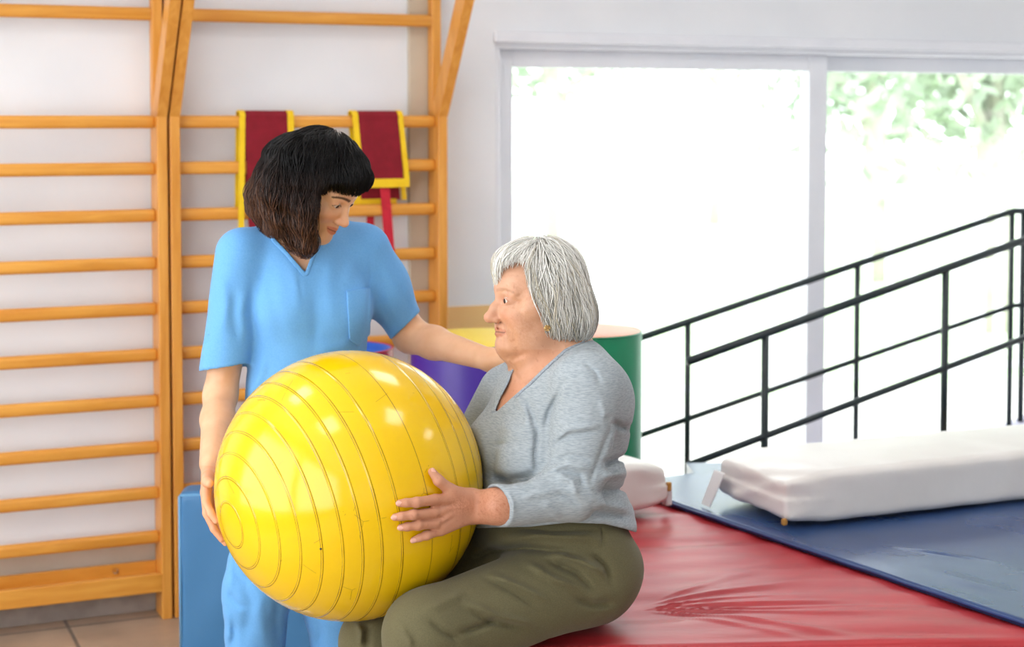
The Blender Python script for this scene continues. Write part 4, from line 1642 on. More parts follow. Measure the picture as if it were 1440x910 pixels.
# ---- trousers
tr_ = Sdf()
tr_.ell(P(812, 800, 3.55), (0.122, 0.185, 0.105), 0)
tr_.ell(tl(0, -0.03, 790), (0.185, 0.152, 0.1), 0.04, TB)
tr_.ell(tl(0, 0.012, 738), (0.172, 0.152, 0.09), 0.04, TB)
hN, kN, aN = P(828, 808, 3.44), P(603, 892, 3.24), P(585, 1230, 3.27)
hF, mF, kF, aF = P(790, 795, 3.68), P(665, 822, 3.60), P(528, 902, 3.46), P(505, 1210, 3.50)
tr_.cap(hN, kN, 0.1, 0.088, 0.05)
tr_.cap(kN, aN, 0.088, 0.062, 0.03)
tr_.chain([hF, mF, kF], [0.098, 0.088, 0.073], 0.05)
tr_.cap(kF, aF, 0.072, 0.06, 0.03)
tr_.cap(P(712, 764, 3.55), P(668, 768, 3.63), 0.062, 0.055, 0.04)
tfold = [
    ([(655, 790), (690, 775), (740, 771), (790, 776), (830, 790)], -0.016, 6), ([(690, 762), (760, 752), (830, 756), (860, 770)], 0.006, 8),
    ([(770, 775), (820, 790), (858, 812)], 0.008, 6), ([(765, 786), (810, 806), (840, 836)], -0.006, 5), ([(740, 790), (780, 815), (818, 828)], 0.006, 5),
    ([(680, 812), (720, 832), (760, 858)], -0.004, 4), ([(690, 808), (735, 826), (775, 848)], 0.005, 5), ([(655, 846), (700, 866), (760, 880)], 0.005, 5),
    ([(650, 854), (690, 875), (740, 884)], -0.004, 4), ([(602, 870), (625, 890), (650, 905)], -0.005, 5), ([(590, 860), (620, 850), (660, 830)], 0.003, 8),
    ([(800, 838), (832, 850), (868, 848)], -0.005, 6), ([(828, 776), (850, 795), (862, 825)], -0.006, 5), ([(846, 738), (848, 760), (846, 772)], -0.003, 2.5),
    ([(640, 893), (680, 880), (705, 868)], -0.006, 5), ([(560, 880), (575, 900), (580, 915)], 0.004, 6), ([(720, 742), (780, 748), (840, 746)], -0.004, 4),
    ([(500, 870), (508, 890), (505, 912)], 0.005, 5), ([(520, 875), (516, 895), (518, 912)], -0.004, 4)]
tfold = [(tfold[0][0], -0.015, 5)] + [(a_, b_ * 2.2, c_ * 0.85) for a_, b_, c_ in tfold[1:]]
tr_.fn(folds(tfold, 3.72))


def seatplane(p):
    q = (p[:, :2] - A_[:2])
    u_, v_ = q @ ur, q @ vr
    out_ = np.clip((-u_ - 0.012) / 0.03, 0, 40) + np.clip((-v_ - 0.012) / 0.03, 0, 40)
    dz = red_disp(p[:, 0], p[:, 1], u_, v_)
    return (ZM + np.maximum(dz, -0.002) + 0.004 - p[:, 2]) - out_ * 0.06


tr_.fn(seatplane, 'i', 0.03)
tr_.fn(lambda p: p[:, 2] - wz(704), 'i', 0.01)
tr_.fn(BALLCUT, 'c', 0.015)
tr_.fn(lambda p: 0.05 - p[:, 2], 'i', 0.004)
to = sdf_obj('trousers', tr_, (-0.55, 3.05, 0.0), (0.42, 3.95, wz(690)), 0.0044, olive)
adopt(to, woman)
for a in (aN, aF):
    S = Sdf()
    fd = np.array([-0.9, -0.42, 0])
    S.cap((a[0], a[1], 0.045), (a[0] + fd[0] * 0.15, a[1] + fd[1] * 0.15, 0.036), 0.044, 0.036, 0.02)
    S.cap((a[0], a[1], 0.06), (a[0], a[1], 0.1), 0.042, 0.038, 0.02)
    S.fn(lambda p: 0.002 - p[:, 2], 'i', 0.006)
    o = sdf_obj('shoe', S, (a[0] - 0.28, a[1] - 0.2, -0.01), (a[0] + 0.1, a[1] + 0.1, 0.16), 0.006, shoem)
    adopt(o, woman)

# ---- body: one skin surface (head, neck, chest, arms, hands, legs)
HS = 1.0
HR = yaw_pitch(math.atan2(-0.956, -0.292), radians(1.5), 0.0)
HO = P(757, 418, 3.53)
wh_sdf = head_sdf(old=True, lid=0.0036, look=0.0015)
loc2w = lambda q: HO + HR @ (np.asarray(q, float) * HS)
Bd = Sdf()


def torso_in(p):
    px, py = proj(p)
    d = poly_sdf(px, py, vneck)
    return T(p) + 0.007 + 0.026 * np.clip((d - 9) / 14, 0, 1) + 0.03 * np.clip((wz(655) - p[:, 2]) / 0.04, 0, 1)


Bd.fn(torso_in, 'u')
Bd.cap(loc2w((0, -0.028, -0.05)), tl(0, -0.02, 525), 0.062, 0.075, 0.04)
Bd.cap(loc2w((0, 0.012, -0.115)), tl(0, 0.02, 545), 0.05, 0.06, 0.04)
Bd._b(HO, 0.17, framed(wh_sdf, HR, HO, HS), 0.022)
Bd.cap(shN, elN, 0.044, 0.034, 0.03)
Bd.cap(elN, P(700, 711.5, 3.27), 0.034, 0.032, 0.02)
Bd.cap(shF, elF, 0.042, 0.034, 0.03)
Bd.cap(elF, wrF, 0.036, 0.030, 0.02)
# near wrist and hand
bh = lambda x, y, o: ball_hit(x, y, o)
for (y0, y1) in ((705, 704), (720, 722)):
    Bd.cap(P(712, y0, 3.28), bh(668, y1, 0.03), 0.0265, 0.0215, 0.02)
MC = {'i': ((664, 704), (612, 703)), 'm': ((666, 711), (611, 721)), 'r': ((666, 717), (613, 736)), 'p': ((664, 723), (620, 746))}
for kf, (a, c) in MC.items():
    Bd.cap(bh(*a, 0.024), bh(*c, 0.0145), 0.0165, 0.0115, 0.012)
Bd.cap(bh(650, 712, 0.018), bh(626, 722, 0.012), 0.018, 0.0135, 0.014)
Bd.cap(bh(660, 700, 0.02), bh(636, 692, 0.016), 0.018, 0.0135, 0.014)
FG = {'i': [(612, 703, .0145), (586, 706.5, .0165), (571, 707.2, .0125), (561.5, 707.8, .0085)],
      'm': [(611, 721, .015), (581, 724, .017), (565, 726, .013), (555, 727.5, .0085)],
      'r': [(613, 736, .0145), (588, 738.8, .0165), (573, 740.8, .0125), (563.5, 742, .0085)],
      'p': [(620, 746, .013), (600, 753, .014), (590, 756.5, .011), (581.5, 759.5, .0078)]}
FR = {'i': [.0112, .0096, .0086, .0072], 'm': [.0112, .0096, .0086, .0072], 'r': [.0108, .0094, .0084, .0071], 'p': [.0098, .0086, .0076, .0064]}
for kf in 'imrp':
    pts = [bh(*q) for q in FG[kf]]
    Bd.chain(pts, FR[kf], 0.0035)
    Bd.ell(pts[1], (0.0103 if kf != 'p' else 0.0092,) * 3, 0.004)
TH_ = [bh(648, 699, .018), bh(633, 689, .016), bh(617, 676, .0145), bh(607.5, 663.5, .0095)]
Bd.chain(TH_, [.0145, .0125, .0108, .0082], 0.005)
# far hand spread on the back of the ball
def bs(v, o):
    v = np.asarray(v, float)
    return BC + v / np.linalg.norm(v) * (BR + o)


wdir = np.array([0.33, 0.93, 0.05])
Bd.cap(wrF, bs(wdir, 0.028), 0.03, 0.024, 0.02)
for i, dz in enumerate((0.10, 0.035, -0.03, -0.09)):
    a = [bs(wdir, 0.02), bs(wdir + np.array([-0.2, 0.02, dz * 1.2]), 0.014), bs(wdir + np.array([-0.32, 0.02, dz * 1.7]), 0.013), bs(wdir + np.array([-0.44, 0.0, dz * 2.0]), 0.009)]
    Bd.chain(a, [.018, .0115, .0095, .0075], 0.006)
Bd.chain([bs(wdir, 0.022), bs(wdir + np.array([-0.08, 0, 0.14]), 0.015), bs(wdir + np.array([-0.14, 0, 0.24]), 0.01)], [.017, .012, .0085], 0.008)
# hidden hips and legs inside the trousers
Bd.ell(P(812, 795, 3.56), (0.09, 0.13, 0.07), 0.03)
for (h_, k_, a_) in ((hN, kN, aN), (hF, kF, aF)):
    ins_ = np.array([0, 0, 0.012])
    Bd.chain([h_ + ins_, k_, np.array([a_[0], a_[1], 0.1])], [0.03, 0.03, 0.03], 0.02)
# creases of the hand and neck
Bd.fn(lambda p: np.linalg.norm(p - BC, axis=1) - (BR + 0.0008), 'c', 0.001)
Bd.fn(folds([([(584, 701), (585, 712)], -0.0006, 1.2), ([(580, 718), (581, 730)], -0.0006, 1.2), ([(587, 733), (588, 744)], -0.0006, 1.2), ([(671, 700), (673, 728)], -0.001, 2.0),
             ([(606, 712), (622, 712), (640, 709)], -0.0022, 3), ([(607, 729), (622, 727), (640, 717)], -0.0022, 3), ([(612, 742), (628, 735), (644, 724)], -0.002, 3),
             ([(620, 716), (650, 713), (664, 712)], 0.001, 2), ([(715, 505), (726, 528), (738, 543)], -0.003, 3), ([(700, 496), (716, 500), (732, 497)], -0.003, 4),
             ([(745, 540), (765, 528), (790, 505)], -0.003, 3),
             ([(700, 447), (708, 458), (710, 471)], -0.0018, 2.4), ([(702, 468), (706, 476), (706, 486)], -0.003, 2.0), ([(700, 427), (711, 431), (723, 427)], -0.0022, 1.8),
             ([(724, 418), (734, 414)], -0.0014, 1.4), ([(724, 423), (735, 426)], -0.0014, 1.4), ([(702, 412), (711, 409), (723, 414)], -0.0022, 1.7), ([(699, 404), (711, 400), (727, 404)], 0.0018, 4),
             ([(713, 452), (723, 472), (724, 490)], -0.0018, 3), ([(706, 388), (720, 386), (735, 389)], -0.001, 1.6), ([(696, 461), (703, 463), (707, 468)], -0.0024, 1.6),
             ([(703, 501), (720, 506), (744, 494)], -0.0045, 4), ([(733, 542), (750, 537), (776, 518)], -0.0045, 3), ([(716, 440), (730, 436), (748, 440)], 0.002, 7)], 3.6))


def wcol(v):
    col = np.ones((len(v), 3))
    q = ((v - HO) @ HR) / HS
    hd = (np.abs(q[:, 0]) < 0.1) & (q[:, 2] > -0.13) & (q[:, 1] > 0.0)
    c2 = paint_head(q[hd], col[hd], (0.84, 0.62, 0.57), 0.0215, (0.42, 0.27, 0.22), (0.55, 0.48, 0.42), True, 0.0015, 0.0036)
    col[hd] = c2
    px, py = proj(v)
    hand = (v[:, 1] < 3.45) & (py > 640) & (py < 775) & (px < 715)
    w = np.where(hand, 1, 0)
    col = lerp_col(col, col * np.array([0.95, 0.80, 0.77]), w * 0.85)
    # weathered patch on the back of the hand and the wrist
    w = np.where(hand, np.exp(-((px - 648) / 18) ** 2 - ((py - 711) / 13) ** 2), 0)
    fk = np.random.default_rng(3).random(len(v))
    col = lerp_col(col, col * np.array([0.70, 0.52, 0.42]), w * (0.25 + 0.75 * (fk > 0.5)) * 0.8)
    w = np.where(hand & (px > 675), 0.5, 0) * (fk > 0.7)
    col = lerp_col(col, col * np.array([0.8, 0.66, 0.58]), w)
    # sun-mottled cheek, temple and neck
    w = np.where((v[:, 1] < 3.52) & (py < 545) & (py > 370), np.exp(-((px - 735) / 22) ** 2 - ((py - 462) / 34) ** 2) + 0.5 * np.exp(-((px - 735) / 20) ** 2 - ((py - 405) / 18) ** 2), 0)
    col = lerp_col(col, col * np.array([0.88, 0.76, 0.6]), np.clip(w, 0, 1) * (0.35 + 0.65 * (fk > 0.45)) * 0.7)
    w = np.where((v[:, 1] < 3.56) & (py < 560) & (py > 492), np.exp(-((px - 765) / 40) ** 2), 0)
    col = lerp_col(col, col * np.array([0.96, 0.78, 0.66]), w * 0.6)
    # rosy chest
    w = np.where((v[:, 1] < 3.6) & (py > 500) & (py < 600) & (px < 830), np.clip((py - 525) / 30, 0, 1), 0)
    col = lerp_col(col, col * np.array([1.0, 0.82, 0.76]), w * 0.7)
    return col


bo = sdf_obj('body', Bd, (-0.5, 2.95, 0.02), (0.42, 4.05, 1.52), 0.0026, wskin, None, wcol)
adopt(bo, woman)
wnail = mat('pale_nail', srgb(232, 176, 158), rough=0.3)
tips = []
for kf in 'imrp':
    a, c = bh(*FG[kf][2]), bh(*FG[kf][3])
    al = c - a
    al /= np.linalg.norm(al)
    ou = (c - BC) / np.linalg.norm(c - BC)
    ou = ou * 0.8 + np.array([0, -0.5, 0.25])
    ou -= al * (ou @ al)
    ou /= np.linalg.norm(ou)
    tips.append((c + ou * (FR[kf][3] * 0.98) + al * 0.001, al, ou))
a, c = TH_[2], TH_[3]
al = (c - a) / np.linalg.norm(c - a)
ou = np.array([0.75, -0.6, 0.1])
ou -= al * (ou @ al)
ou /= np.linalg.norm(ou)
tips.append((c + ou * 0.0081, al, ou))
nh = empty('tmp', (0, 0, 0))
nails(nh, wnail, tips, 0.0078)
for o in list(nh.children):
    adopt(o, woman)
bpy.data.objects.remove(nh)
wiris = eye_mat('brown_eye', srgb(70, 44, 24), 0.0122)
for s in (-1, 1):
    o = eye_mesh(None, HR, HO, HS, s, wiris, (0.05 * s, 1, -0.06))
    adopt(o, woman)
gold = mat('gold_metal', srgb(214, 176, 110), rough=0.25, metal=1.0)
ec = P(769.5, 461.5, 3.444)
mb = MB()
for r_ in (0.0058, 0.0032):
    mb.tube([ec + np.array([r_ * cos(t_), 0.0, r_ * sin(t_)]) for t_ in np.linspace(0, 2 * pi, 25)], 0.0011, 6, cap=False)
mb.tube([ec + np.array([0, 0.0, 0]), ec + np.array([0, 0.012, 0])], 0.0018, 8)
adopt(mb.build('earring', gold, None, True), woman)

# ---- hair
Hh = Sdf()
Hh.ell((0, -0.007, 0.040), (0.083, 0.097, 0.0895), 0)
Hh.ell((0, 0.045, 0.078), (0.05, 0.047, 0.031), 0.03)
for s in (-1, 1):
    Hh.ell((s * 0.066, -0.028, -0.012), (0.026, 0.058, 0.07), 0.03)
    Hh.ell((s * 0.045, -0.07, -0.045), (0.04, 0.04, 0.05), 0.03)
Hh.ell((0, -0.064, -0.024), (0.066, 0.044, 0.07), 0.03)
Hw_full = framed(Hh, HR, HO, HS)
faceP = [(697, 396), (699, 380), (706, 372), (723, 366), (738, 367), (748, 398), (757, 426), (767, 444), (773, 468), (786, 486), (800, 500), (700, 520), (600, 520), (600, 396)]
low = [(770, 478), (790, 481), (812, 484), (838, 474), (900, 474), (900, 560), (760, 560)]


def hairf(p):
    px, py = proj(p)
    d = Hw_full(p)
    d = smax(d, -poly_sdf(px, py, faceP) / 650, 0.01)
    return smax(d, -(poly_sdf(px, py, low) - 6) / 650, 0.012)


g_ = np.random.default_rng(5)


def hair_base(p):
    d = hairf(p)
    q = ((p - HO) @ HR) / HS
    az = np.arctan2(q[:, 0], -q[:, 1] - 0.02)
    return d + 0.0022 * np.sin(26 * az + 3 * np.sin(20 * q[:, 2])) * np.clip((0.1 - q[:, 2]) / 0.06, 0, 1) + 0.004


vB, qB = mesh_sdf(hair_base, HO - 0.2, HO + 0.2, 0.004)
cB = np.tile(np.array(srgb(150, 147, 138)), (len(vB), 1))  # base painted darker than the locks, as shading for depth
# roots over the scalp
N = 2600
dirv = g_.normal(size=(N * 3, 3))
dirv /= np.linalg.norm(dirv, axis=1)[:, None]
dirv = dirv[(dirv[:, 2] > -0.15)][:N]
lr = np.array([0, -0.014, 0.04]) + dirv * np.array([0.08, 0.1, 0.086])
crown = np.array([0.0, -0.004, 0.128])
ld = lr - crown
ld[:, 1] -= 0.035 * (np.abs(lr[:, 0]) > 0.035) * (lr[:, 1] < 0.06)
ld[:, 1] += np.where(lr[:, 1] > 0.0, 0.05, 0) * (lr[:, 2] > 0.07)
ld[:, 0] += -0.03 * (lr[:, 1] > 0.02) * (lr[:, 2] > 0.07)
roots = HO + (lr @ HR.T) * HS
dirs = ld @ HR.T


qv = ((vB - HO) @ HR) / HS
sel = np.nonzero((qv[:, 2] < 0.06) & (qv[:, 2] > -0.05) & (qv[:, 1] < 0.05))[0]
sel = sel[g_.integers(0, len(sel), 1100)]
roots = np.concatenate([roots, vB[sel]])
lr = np.concatenate([lr, qv[sel]])
dirs = np.concatenate([dirs, np.tile(np.array([0, -0.25, -1.0]) @ HR.T, (1100, 1))])
N = len(roots)
JW = g_.random(N)


def stop_w(p):
    px, py = proj(p)
    return (poly_sdf(px, py, faceP) < -1 - 7 * JW ** 2) | (poly_sdf(px, py, low) < 5 - 13 * JW)


cl_ = np.sin(9 * np.arctan2(lr[:, 0], -lr[:, 1]) + 3) * 0.5 + np.sin(23 * np.arctan2(lr[:, 0], -lr[:, 1]) + 5 * lr[:, 2]) * 0.5
tone = np.clip(0.52 + 0.25 * cl_ + 0.55 * (g_.random(N) - 0.5) + 0.4 * np.clip((lr[:, 2] - 0.06) / 0.05, 0, 1) * (lr[:, 1] > -0.06), 0, 1)
offs = g_.random(N) ** 2 * 0.008 - 0.001
path, nor, cut_ = strands(lambda p: Hw_full(p), roots, dirs, 26, 0.0065, offs, 0.002, 0.22, 0.18, 42, None, g_, stopf=stop_w)
LT, DK, YW = np.array(srgb(240, 238, 232)), np.array(srgb(128, 124, 114)), np.array(srgb(196, 182, 150))


def hcol(k, u, pts):
    t_ = tone[k]
    c = LT * (0.35 + 0.65 * t_) + DK * (0.65 - 0.65 * t_) if t_ > 0.3 else DK * 0.75 + LT * 0.25
    if int(t_ * 997) % 5 == 0:
        c = 0.5 * c + 0.5 * YW
    return np.tile(c, (len(u), 1))


vS, qS, cS = ribbons(path, nor, cut_, 0.0006 + 0.0010 * g_.random(N), hcol)
me = np_mesh('hair', np.concatenate([vB, vS]), np.concatenate([qB, qS + len(vB)]), np.concatenate([cB, cS]))
grey_hair = hair_mat('grey_hair', None, 0.42)
adopt(link_mesh('hair', me, grey_hair), woman)
# ================================================================= the standing carer
nskin = skin_mat('olive_skin', srgb(233, 183, 145), srgb(223, 169, 131), 0.0, 0.45)
scrub = fabric('sky_blue_scrub_cotton', srgb(104, 166, 224), srgb(112, 173, 229), 260, (1, 1, 1), 0.8, 0.15, 0.12)
clog = mat('white_clog', (0.8, 0.8, 0.8), rough=0.4)

carer = empty('person', (-0.5, 3.9, 0), 0, 'dark-haired woman in sky blue scrubs, standing and leaning over the yellow ball', 'person')
NF = np.array([0.30, -0.954, 0])
NR = np.array([-0.954, -0.30, 0])
NB = basis(NF)
NO = P(434, 430, 3.90)
nz_ = lambda py: P(434, py, 3.90)[2]


def nl(r, f, py):
    q = NO + NR * r + NF * f
    return np.array([q[0], q[1], nz_(py)])


NT = Sdf()
NT.ell(nl(0, 0, 430), (0.150, 0.108, 0.2), 0, NB)
NT.ell(nl(0, -0.01, 385), (0.152, 0.088, 0.11), 0.04, NB)
for s in (-1, 1):
    NT.ell(nl(s * 0.066, 0.058, 432), (0.066, 0.058, 0.068), 0.05, NB)
NT.ell(nl(0.01, 0, 545), (0.150, 0.118, 0.2), 0.05, NB)
NT.ell(nl(0.02, 0, 640), (0.172, 0.132, 0.12), 0.05, NB)
for s in (-1, 1):
    NT.cap(nl(0, -0.01, 355), nl(s * 0.135, -0.01, 358), 0.055, 0.052, 0.04)
    NT.cap(nl(s * 0.12, -0.015, 350), nl(s * 0.05, -0.025, 322), 0.044, 0.036, 0.035)
shR, shL = P(340, 357, 3.85), P(512, 352, 3.94)
elR, wrR = P(310, 556, 3.82), P(297, 652, 3.605)
elL, wrL = P(577, 472, 4.02), P(692, 507, 3.83)

nshirt = Sdf()
nshirt.sub(NT)
slR = Sdf()
slR.cap(shR, P(315, 520, 3.81), 0.062, 0.0575)
slR.fn(lambda p: 0.0 * p[:, 0])
slR.fn(folds([([(310, 380), (318, 430), (310, 480)], 0.005, 8), ([(332, 400), (328, 440), (334, 490)], -0.004, 6), ([(296, 420), (292, 460), (290, 500)], -0.003, 7),
              ([(346, 400), (340, 440), (346, 480)], 0.004, 6), ([(282, 507), (315, 509), (350, 503)], -0.0012, 1.5)], 3.85))
_e = P(315, 520, 3.81)
slR.cap(shR + (_e - shR) * 0.72, shR + (_e - shR) * 1.35, 0.0505, 0.0485, 0.003, 'c')
slR.fn(cut_poly([(230, 527), (282, 522), (352, 511), (380, 505), (400, 640), (230, 640)]), 'c', 0.002)
slL = Sdf()
slL.cap(shL, P(572, 462, 4.01), 0.064, 0.048)
slL.ell(P(538, 405, 3.97), (0.06, 0.055, 0.07), 0.04)
slL.fn(folds([([(535, 350), (548, 390), (575, 440)], 0.003, 7), ([(524, 400), (540, 430), (556, 462)], -0.004, 6), ([(549, 470), (572, 452), (588, 430)], -0.0012, 1.5), ([(560, 395), (568, 420), (580, 436)], -0.003, 4)], 4.05))
_e = P(572, 462, 4.01)
slL.cap(shL + (_e - shL) * 0.72, shL + (_e - shL) * 1.3, 0.0425, 0.040, 0.003, 'c')
slL.fn(cut_poly([(530, 492), (553, 475), (592, 437), (610, 415), (700, 500), (600, 580)]), 'c', 0.002)
nfold = [([(345, 365), (351, 410), (354, 455), (358, 475)], -0.008, 4), ([(521, 325), (521, 380), (517, 440), (515, 470)], -0.0035, 3),
         ([(405, 360), (418, 400), (420, 450)], 0.003, 9), ([(470, 345), (462, 400), (470, 460)], 0.004, 10), ([(376, 380), (385, 430), (400, 480)], -0.003, 9),
         ([(440, 400), (445, 450), (440, 500)], -0.003, 8), ([(500, 360), (492, 380), (488, 400)], 0.003, 7), ([(340, 470), (332, 520), (330, 580)], 0.006, 6),
         ([(352, 480), (346, 530), (338, 590)], -0.008, 5), ([(372, 500), (366, 530), (350, 560)], 0.006, 6), ([(420, 385), (425, 420)], -0.002, 3),
         ([(385, 320), (398, 335), (408, 350)], 0.002, 4), ([(390, 345), (432, 392)], -0.0012, 1.6), ([(458, 345), (432, 392)], -0.0012, 1.6), ([(500, 480), (470, 490), (440, 492)], 0.003, 8)]
nshirt.fn(folds(nfold, 3.95))
nshirt.fn(lambda p: 0.0012 * np.sin(34 * p[:, 0] + 5 * np.sin(8 * p[:, 2])) * np.clip((1.1 - p[:, 2]) / 0.1, 0, 1))
nshirt.sub(slR, 0, 0.02)
nshirt.sub(slL, 0, 0.025)
nv = [(372, 312), (388, 337), (400, 349), (429, 383), (441, 352), (452, 328), (470, 300), (372, 290)]
nfull = Sdf().sub(nshirt)
nshirt.fn(cut_poly(nv, scale=1 / 600.0), 'c', 0.002)
nshirt.fn(lambda p: np.linalg.norm(p - BC, axis=1) - (BR + 0.002), 'c', 0.012)
nshirt.fn(lambda p: nz_(690) - p[:, 2], 'i', 0.004)
o = sdf_obj('scrub_top', nshirt, (-0.95, 3.6, nz_(700)), (-0.1, 4.2, 1.48), 0.0042, scrub)
adopt(o, carer)
top = o


def patch(f, poly, lift, inner, sc_, ymax):
    def g(p):
        px, py = proj(p)
        d = np.maximum(f(p) - lift, -(f(p) + inner))
        d = smax(d, poly_sdf(px, py, poly) * sc_, 0.002)
        return np.maximum(d, p[:, 1] - ymax)
    return g


def sub_adopt(o, part, person):
    """sub-part of a part that itself sits under a person"""
    o.parent = part
    o.matrix_parent_inverse = (Matrix.Translation(Vector(person.location)) @ part.matrix_parent_inverse @ part.matrix_basis).inverted() if False else Matrix.Identity(4)
    return o


pk = [(487, 409), (521, 404), (521, 470), (504, 487), (491, 478)]
o = sdf_obj('pocket', patch(nfull, pk, 0.0042, 0.004, 1 / 600, 3.92), P(475, 500, 3.7), P(535, 395, 3.95), 0.0025, scrub)
sub_adopt(o, top, carer)
pkl = [(487, 417), (521, 412)]
vl = [(372, 312), (388, 337), (400, 349), (429, 383), (441, 352), (452, 328)]


def nband(p):
    px, py = proj(p)
    d = np.maximum(nfull(p) - 0.0022, -(nfull(p) + 0.004))
    return np.maximum(np.maximum(np.maximum(d, (line_dist(px, py, vl) - 6) / 600), -poly_sdf(px, py, nv) / 600), p[:, 1] - 3.93)


o = sdf_obj('neckband', nband, P(362, 395, 3.7), P(462, 305, 3.95), 0.0026, scrub)
sub_adopt(o, top, carer)

# ---- trousers
nt_ = Sdf()
nt_.ell(nl(0.02, 0, 660), (0.155, 0.12, 0.13), 0, NB)
nR = [P(392, 690, 3.90), P(362, 830, 3.89), P(358, 960, 3.92), P(352, 1075, 3.98)]
nL = [P(455, 690, 3.96), P(474, 850, 3.95), P(482, 960, 3.97), P(488, 1080, 4.02)]
nt_.chain(nR, [0.092, 0.078, 0.068, 0.066], 0.03)
nt_.chain(nL, [0.092, 0.078, 0.068, 0.066], 0.03)
nt_.fn(folds([([(322, 770), (326, 810), (316, 845)], 0.006, 6), ([(340, 800), (352, 850), (342, 910)], -0.006, 8), ([(372, 820), (366, 860), (372, 912)], 0.005, 8),
              ([(318, 830), (334, 850), (350, 856)], -0.007, 5), ([(312, 850), (322, 875), (318, 912)], 0.006, 6), ([(326, 870), (330, 890), (326, 915)], -0.006, 4),
              ([(392, 840), (388, 870), (392, 912)], -0.005, 6), ([(445, 872), (450, 890), (446, 912)], -0.005, 5), ([(356, 790), (380, 830), (384, 870)], 0.004, 7), ([(320, 800), (345, 815), (365, 810)], -0.004, 6)], 4.0))
nt_.fn(lambda p: 0.05 - p[:, 2], 'i', 0.004)
o = sdf_obj('trousers', nt_, (-0.85, 3.7, 0.03), (-0.2, 4.2, nz_(610)), 0.0052, scrub)
adopt(o, carer)
for a in (nR[-1], nL[-1]):
    S = Sdf()
    S.cap((a[0], a[1] + 0.03, 0.05), (a[0] + 0.04, a[1] - 0.14, 0.04), 0.045, 0.042, 0.02)
    S.cap((a[0], a[1] + 0.02, 0.05), (a[0], a[1], 0.09), 0.042, 0.04, 0.02)
    S.fn(lambda p: 0.002 - p[:, 2], 'i', 0.006)
    adopt(sdf_obj('shoe', S, (a[0] - 0.1, a[1] - 0.25, -0.01), (a[0] + 0.15, a[1] + 0.12, 0.16), 0.006, clog), carer)

# ---- body
CS = 0.95
CR = yaw_pitch(radians(116), radians(34), radians(0))
CO = P(450, 260, 3.78)
LK, LD = -0.0015, 0.0043
ch_sdf = head_sdf(old=False, lid=LD, look=LK)
c2w = lambda q: CO + CR @ (np.asarray(q, float) * CS)


def push(p, off):
    v = np.asarray(p, float) - BC
    n_ = np.linalg.norm(v)
    return BC + v / n_ * max(n_, BR + off)


Cd = Sdf()
Cd.sub(NT, 0.012)
Cd.cap(c2w((0, -0.03, -0.05)), nl(0, -0.02, 345), 0.047, 0.052, 0.03)
Cd._b(CO, 0.17, framed(ch_sdf, CR, CO, CS), 0.018)
Cd.chain([shR, elR, P(306, 590, 3.76), wrR], [0.05, 0.0375, 0.037, 0.0265], 0.02)
Cd.chain([shL, elL, P(610, 482, 3.98), wrL], [0.05, 0.041, 0.039, 0.0262], 0.02)
hand_w = wrR
IDX = [push(P(291, 688, 3.47), .012), push(P(290, 706, 3.45), .012), push(P(297, 722, 3.44), .009), push(P(304, 733, 3.435), .0075)]
MID = [push(P(289, 692, 3.495), .012), push(P(291, 722, 3.485), .012), push(P(301, 744, 3.475), .009), push(P(312, 759, 3.47), .0075)]
RNG = [push(P(291, 695, 3.52), .012), push(P(294, 727, 3.515), .012), push(P(305, 749, 3.51), .009), push(P(317, 764, 3.505), .0075)]
PNK = [push(P(294, 696, 3.545), .011), push(P(298, 722, 3.545), .011), push(P(307, 738, 3.545), .009), push(P(316, 750, 3.545), .007)]
for f_, r_ in ((IDX, (.0112, .0094, .0083, .0068)), (MID, (.0112, .0094, .0083, .0068)), (RNG, (.0108, .0092, .008, .0066)), (PNK, (.0098, .0082, .0072, .006))):
    Cd.cap(push(wrR + (f_[0] - wrR) * 0.15, .016), f_[0], 0.0155, 0.0115, 0.01)
    Cd.chain(f_, r_, 0.0035)
THB = [push(wrR + np.array([0.0, -0.03, -0.02]), .016), push(P(293, 670, 3.50), .015), push(P(291, 677, 3.455), .0135), push(P(295, 680, 3.425), .0105)]
Cd.chain(THB, [.015, .0135, .0115, .0092], 0.006)
# the other hand lies on the seated woman's far shoulder blade
hb = [wrL, np.array([-0.005, 3.80, 1.035])]
Cd.cap(wrL, hb[1], 0.024, 0.022, 0.02)
for i in range(4):
    zz = 1.058 - i * 0.021
    Cd.chain([hb[1] + np.array([0, 0, 0.012 - 0.008 * i]), np.array([0.035, 3.79, zz]), np.array([0.065, 3.775, zz - 0.004]), np.array([0.085, 3.757, zz - 0.008])], [.014, .0108, .009, .0072], 0.005)
Cd.chain([hb[1], np.array([0.005, 3.775, 1.068]), np.array([0.02, 3.752, 1.085])], [.015, .0115, .0085], 0.006)
for L_ in (nR, nL):
    Cd.chain([L_[0], L_[1], np.array([L_[-1][0], L_[-1][1], 0.1])], [0.06, 0.05, 0.032], 0.03)


Cd.fn(lambda p: np.linalg.norm(p - BC, axis=1) - (BR + 0.0008), 'c', 0.001)


def ccol(v):
    col = np.ones((len(v), 3))
    q = ((v - CO) @ CR) / CS
    hd = (np.abs(q[:, 0]) < 0.1) & (q[:, 2] > -0.13) & (q[:, 1] > 0.0) & (q[:, 2] < 0.12)
    col[hd] = paint_head(q[hd], col[hd], (0.78, 0.42, 0.40), 0.0190, (0.06, 0.04, 0.035), (0.07, 0.045, 0.035), False, LK, LD)
    px, py = proj(v)
    hand = (py > 655) & (py < 775) & (px < 330)
    col = lerp_col(col, col * np.array([1.0, 0.84, 0.8]), np.where(hand, 0.7, 0))
    return col


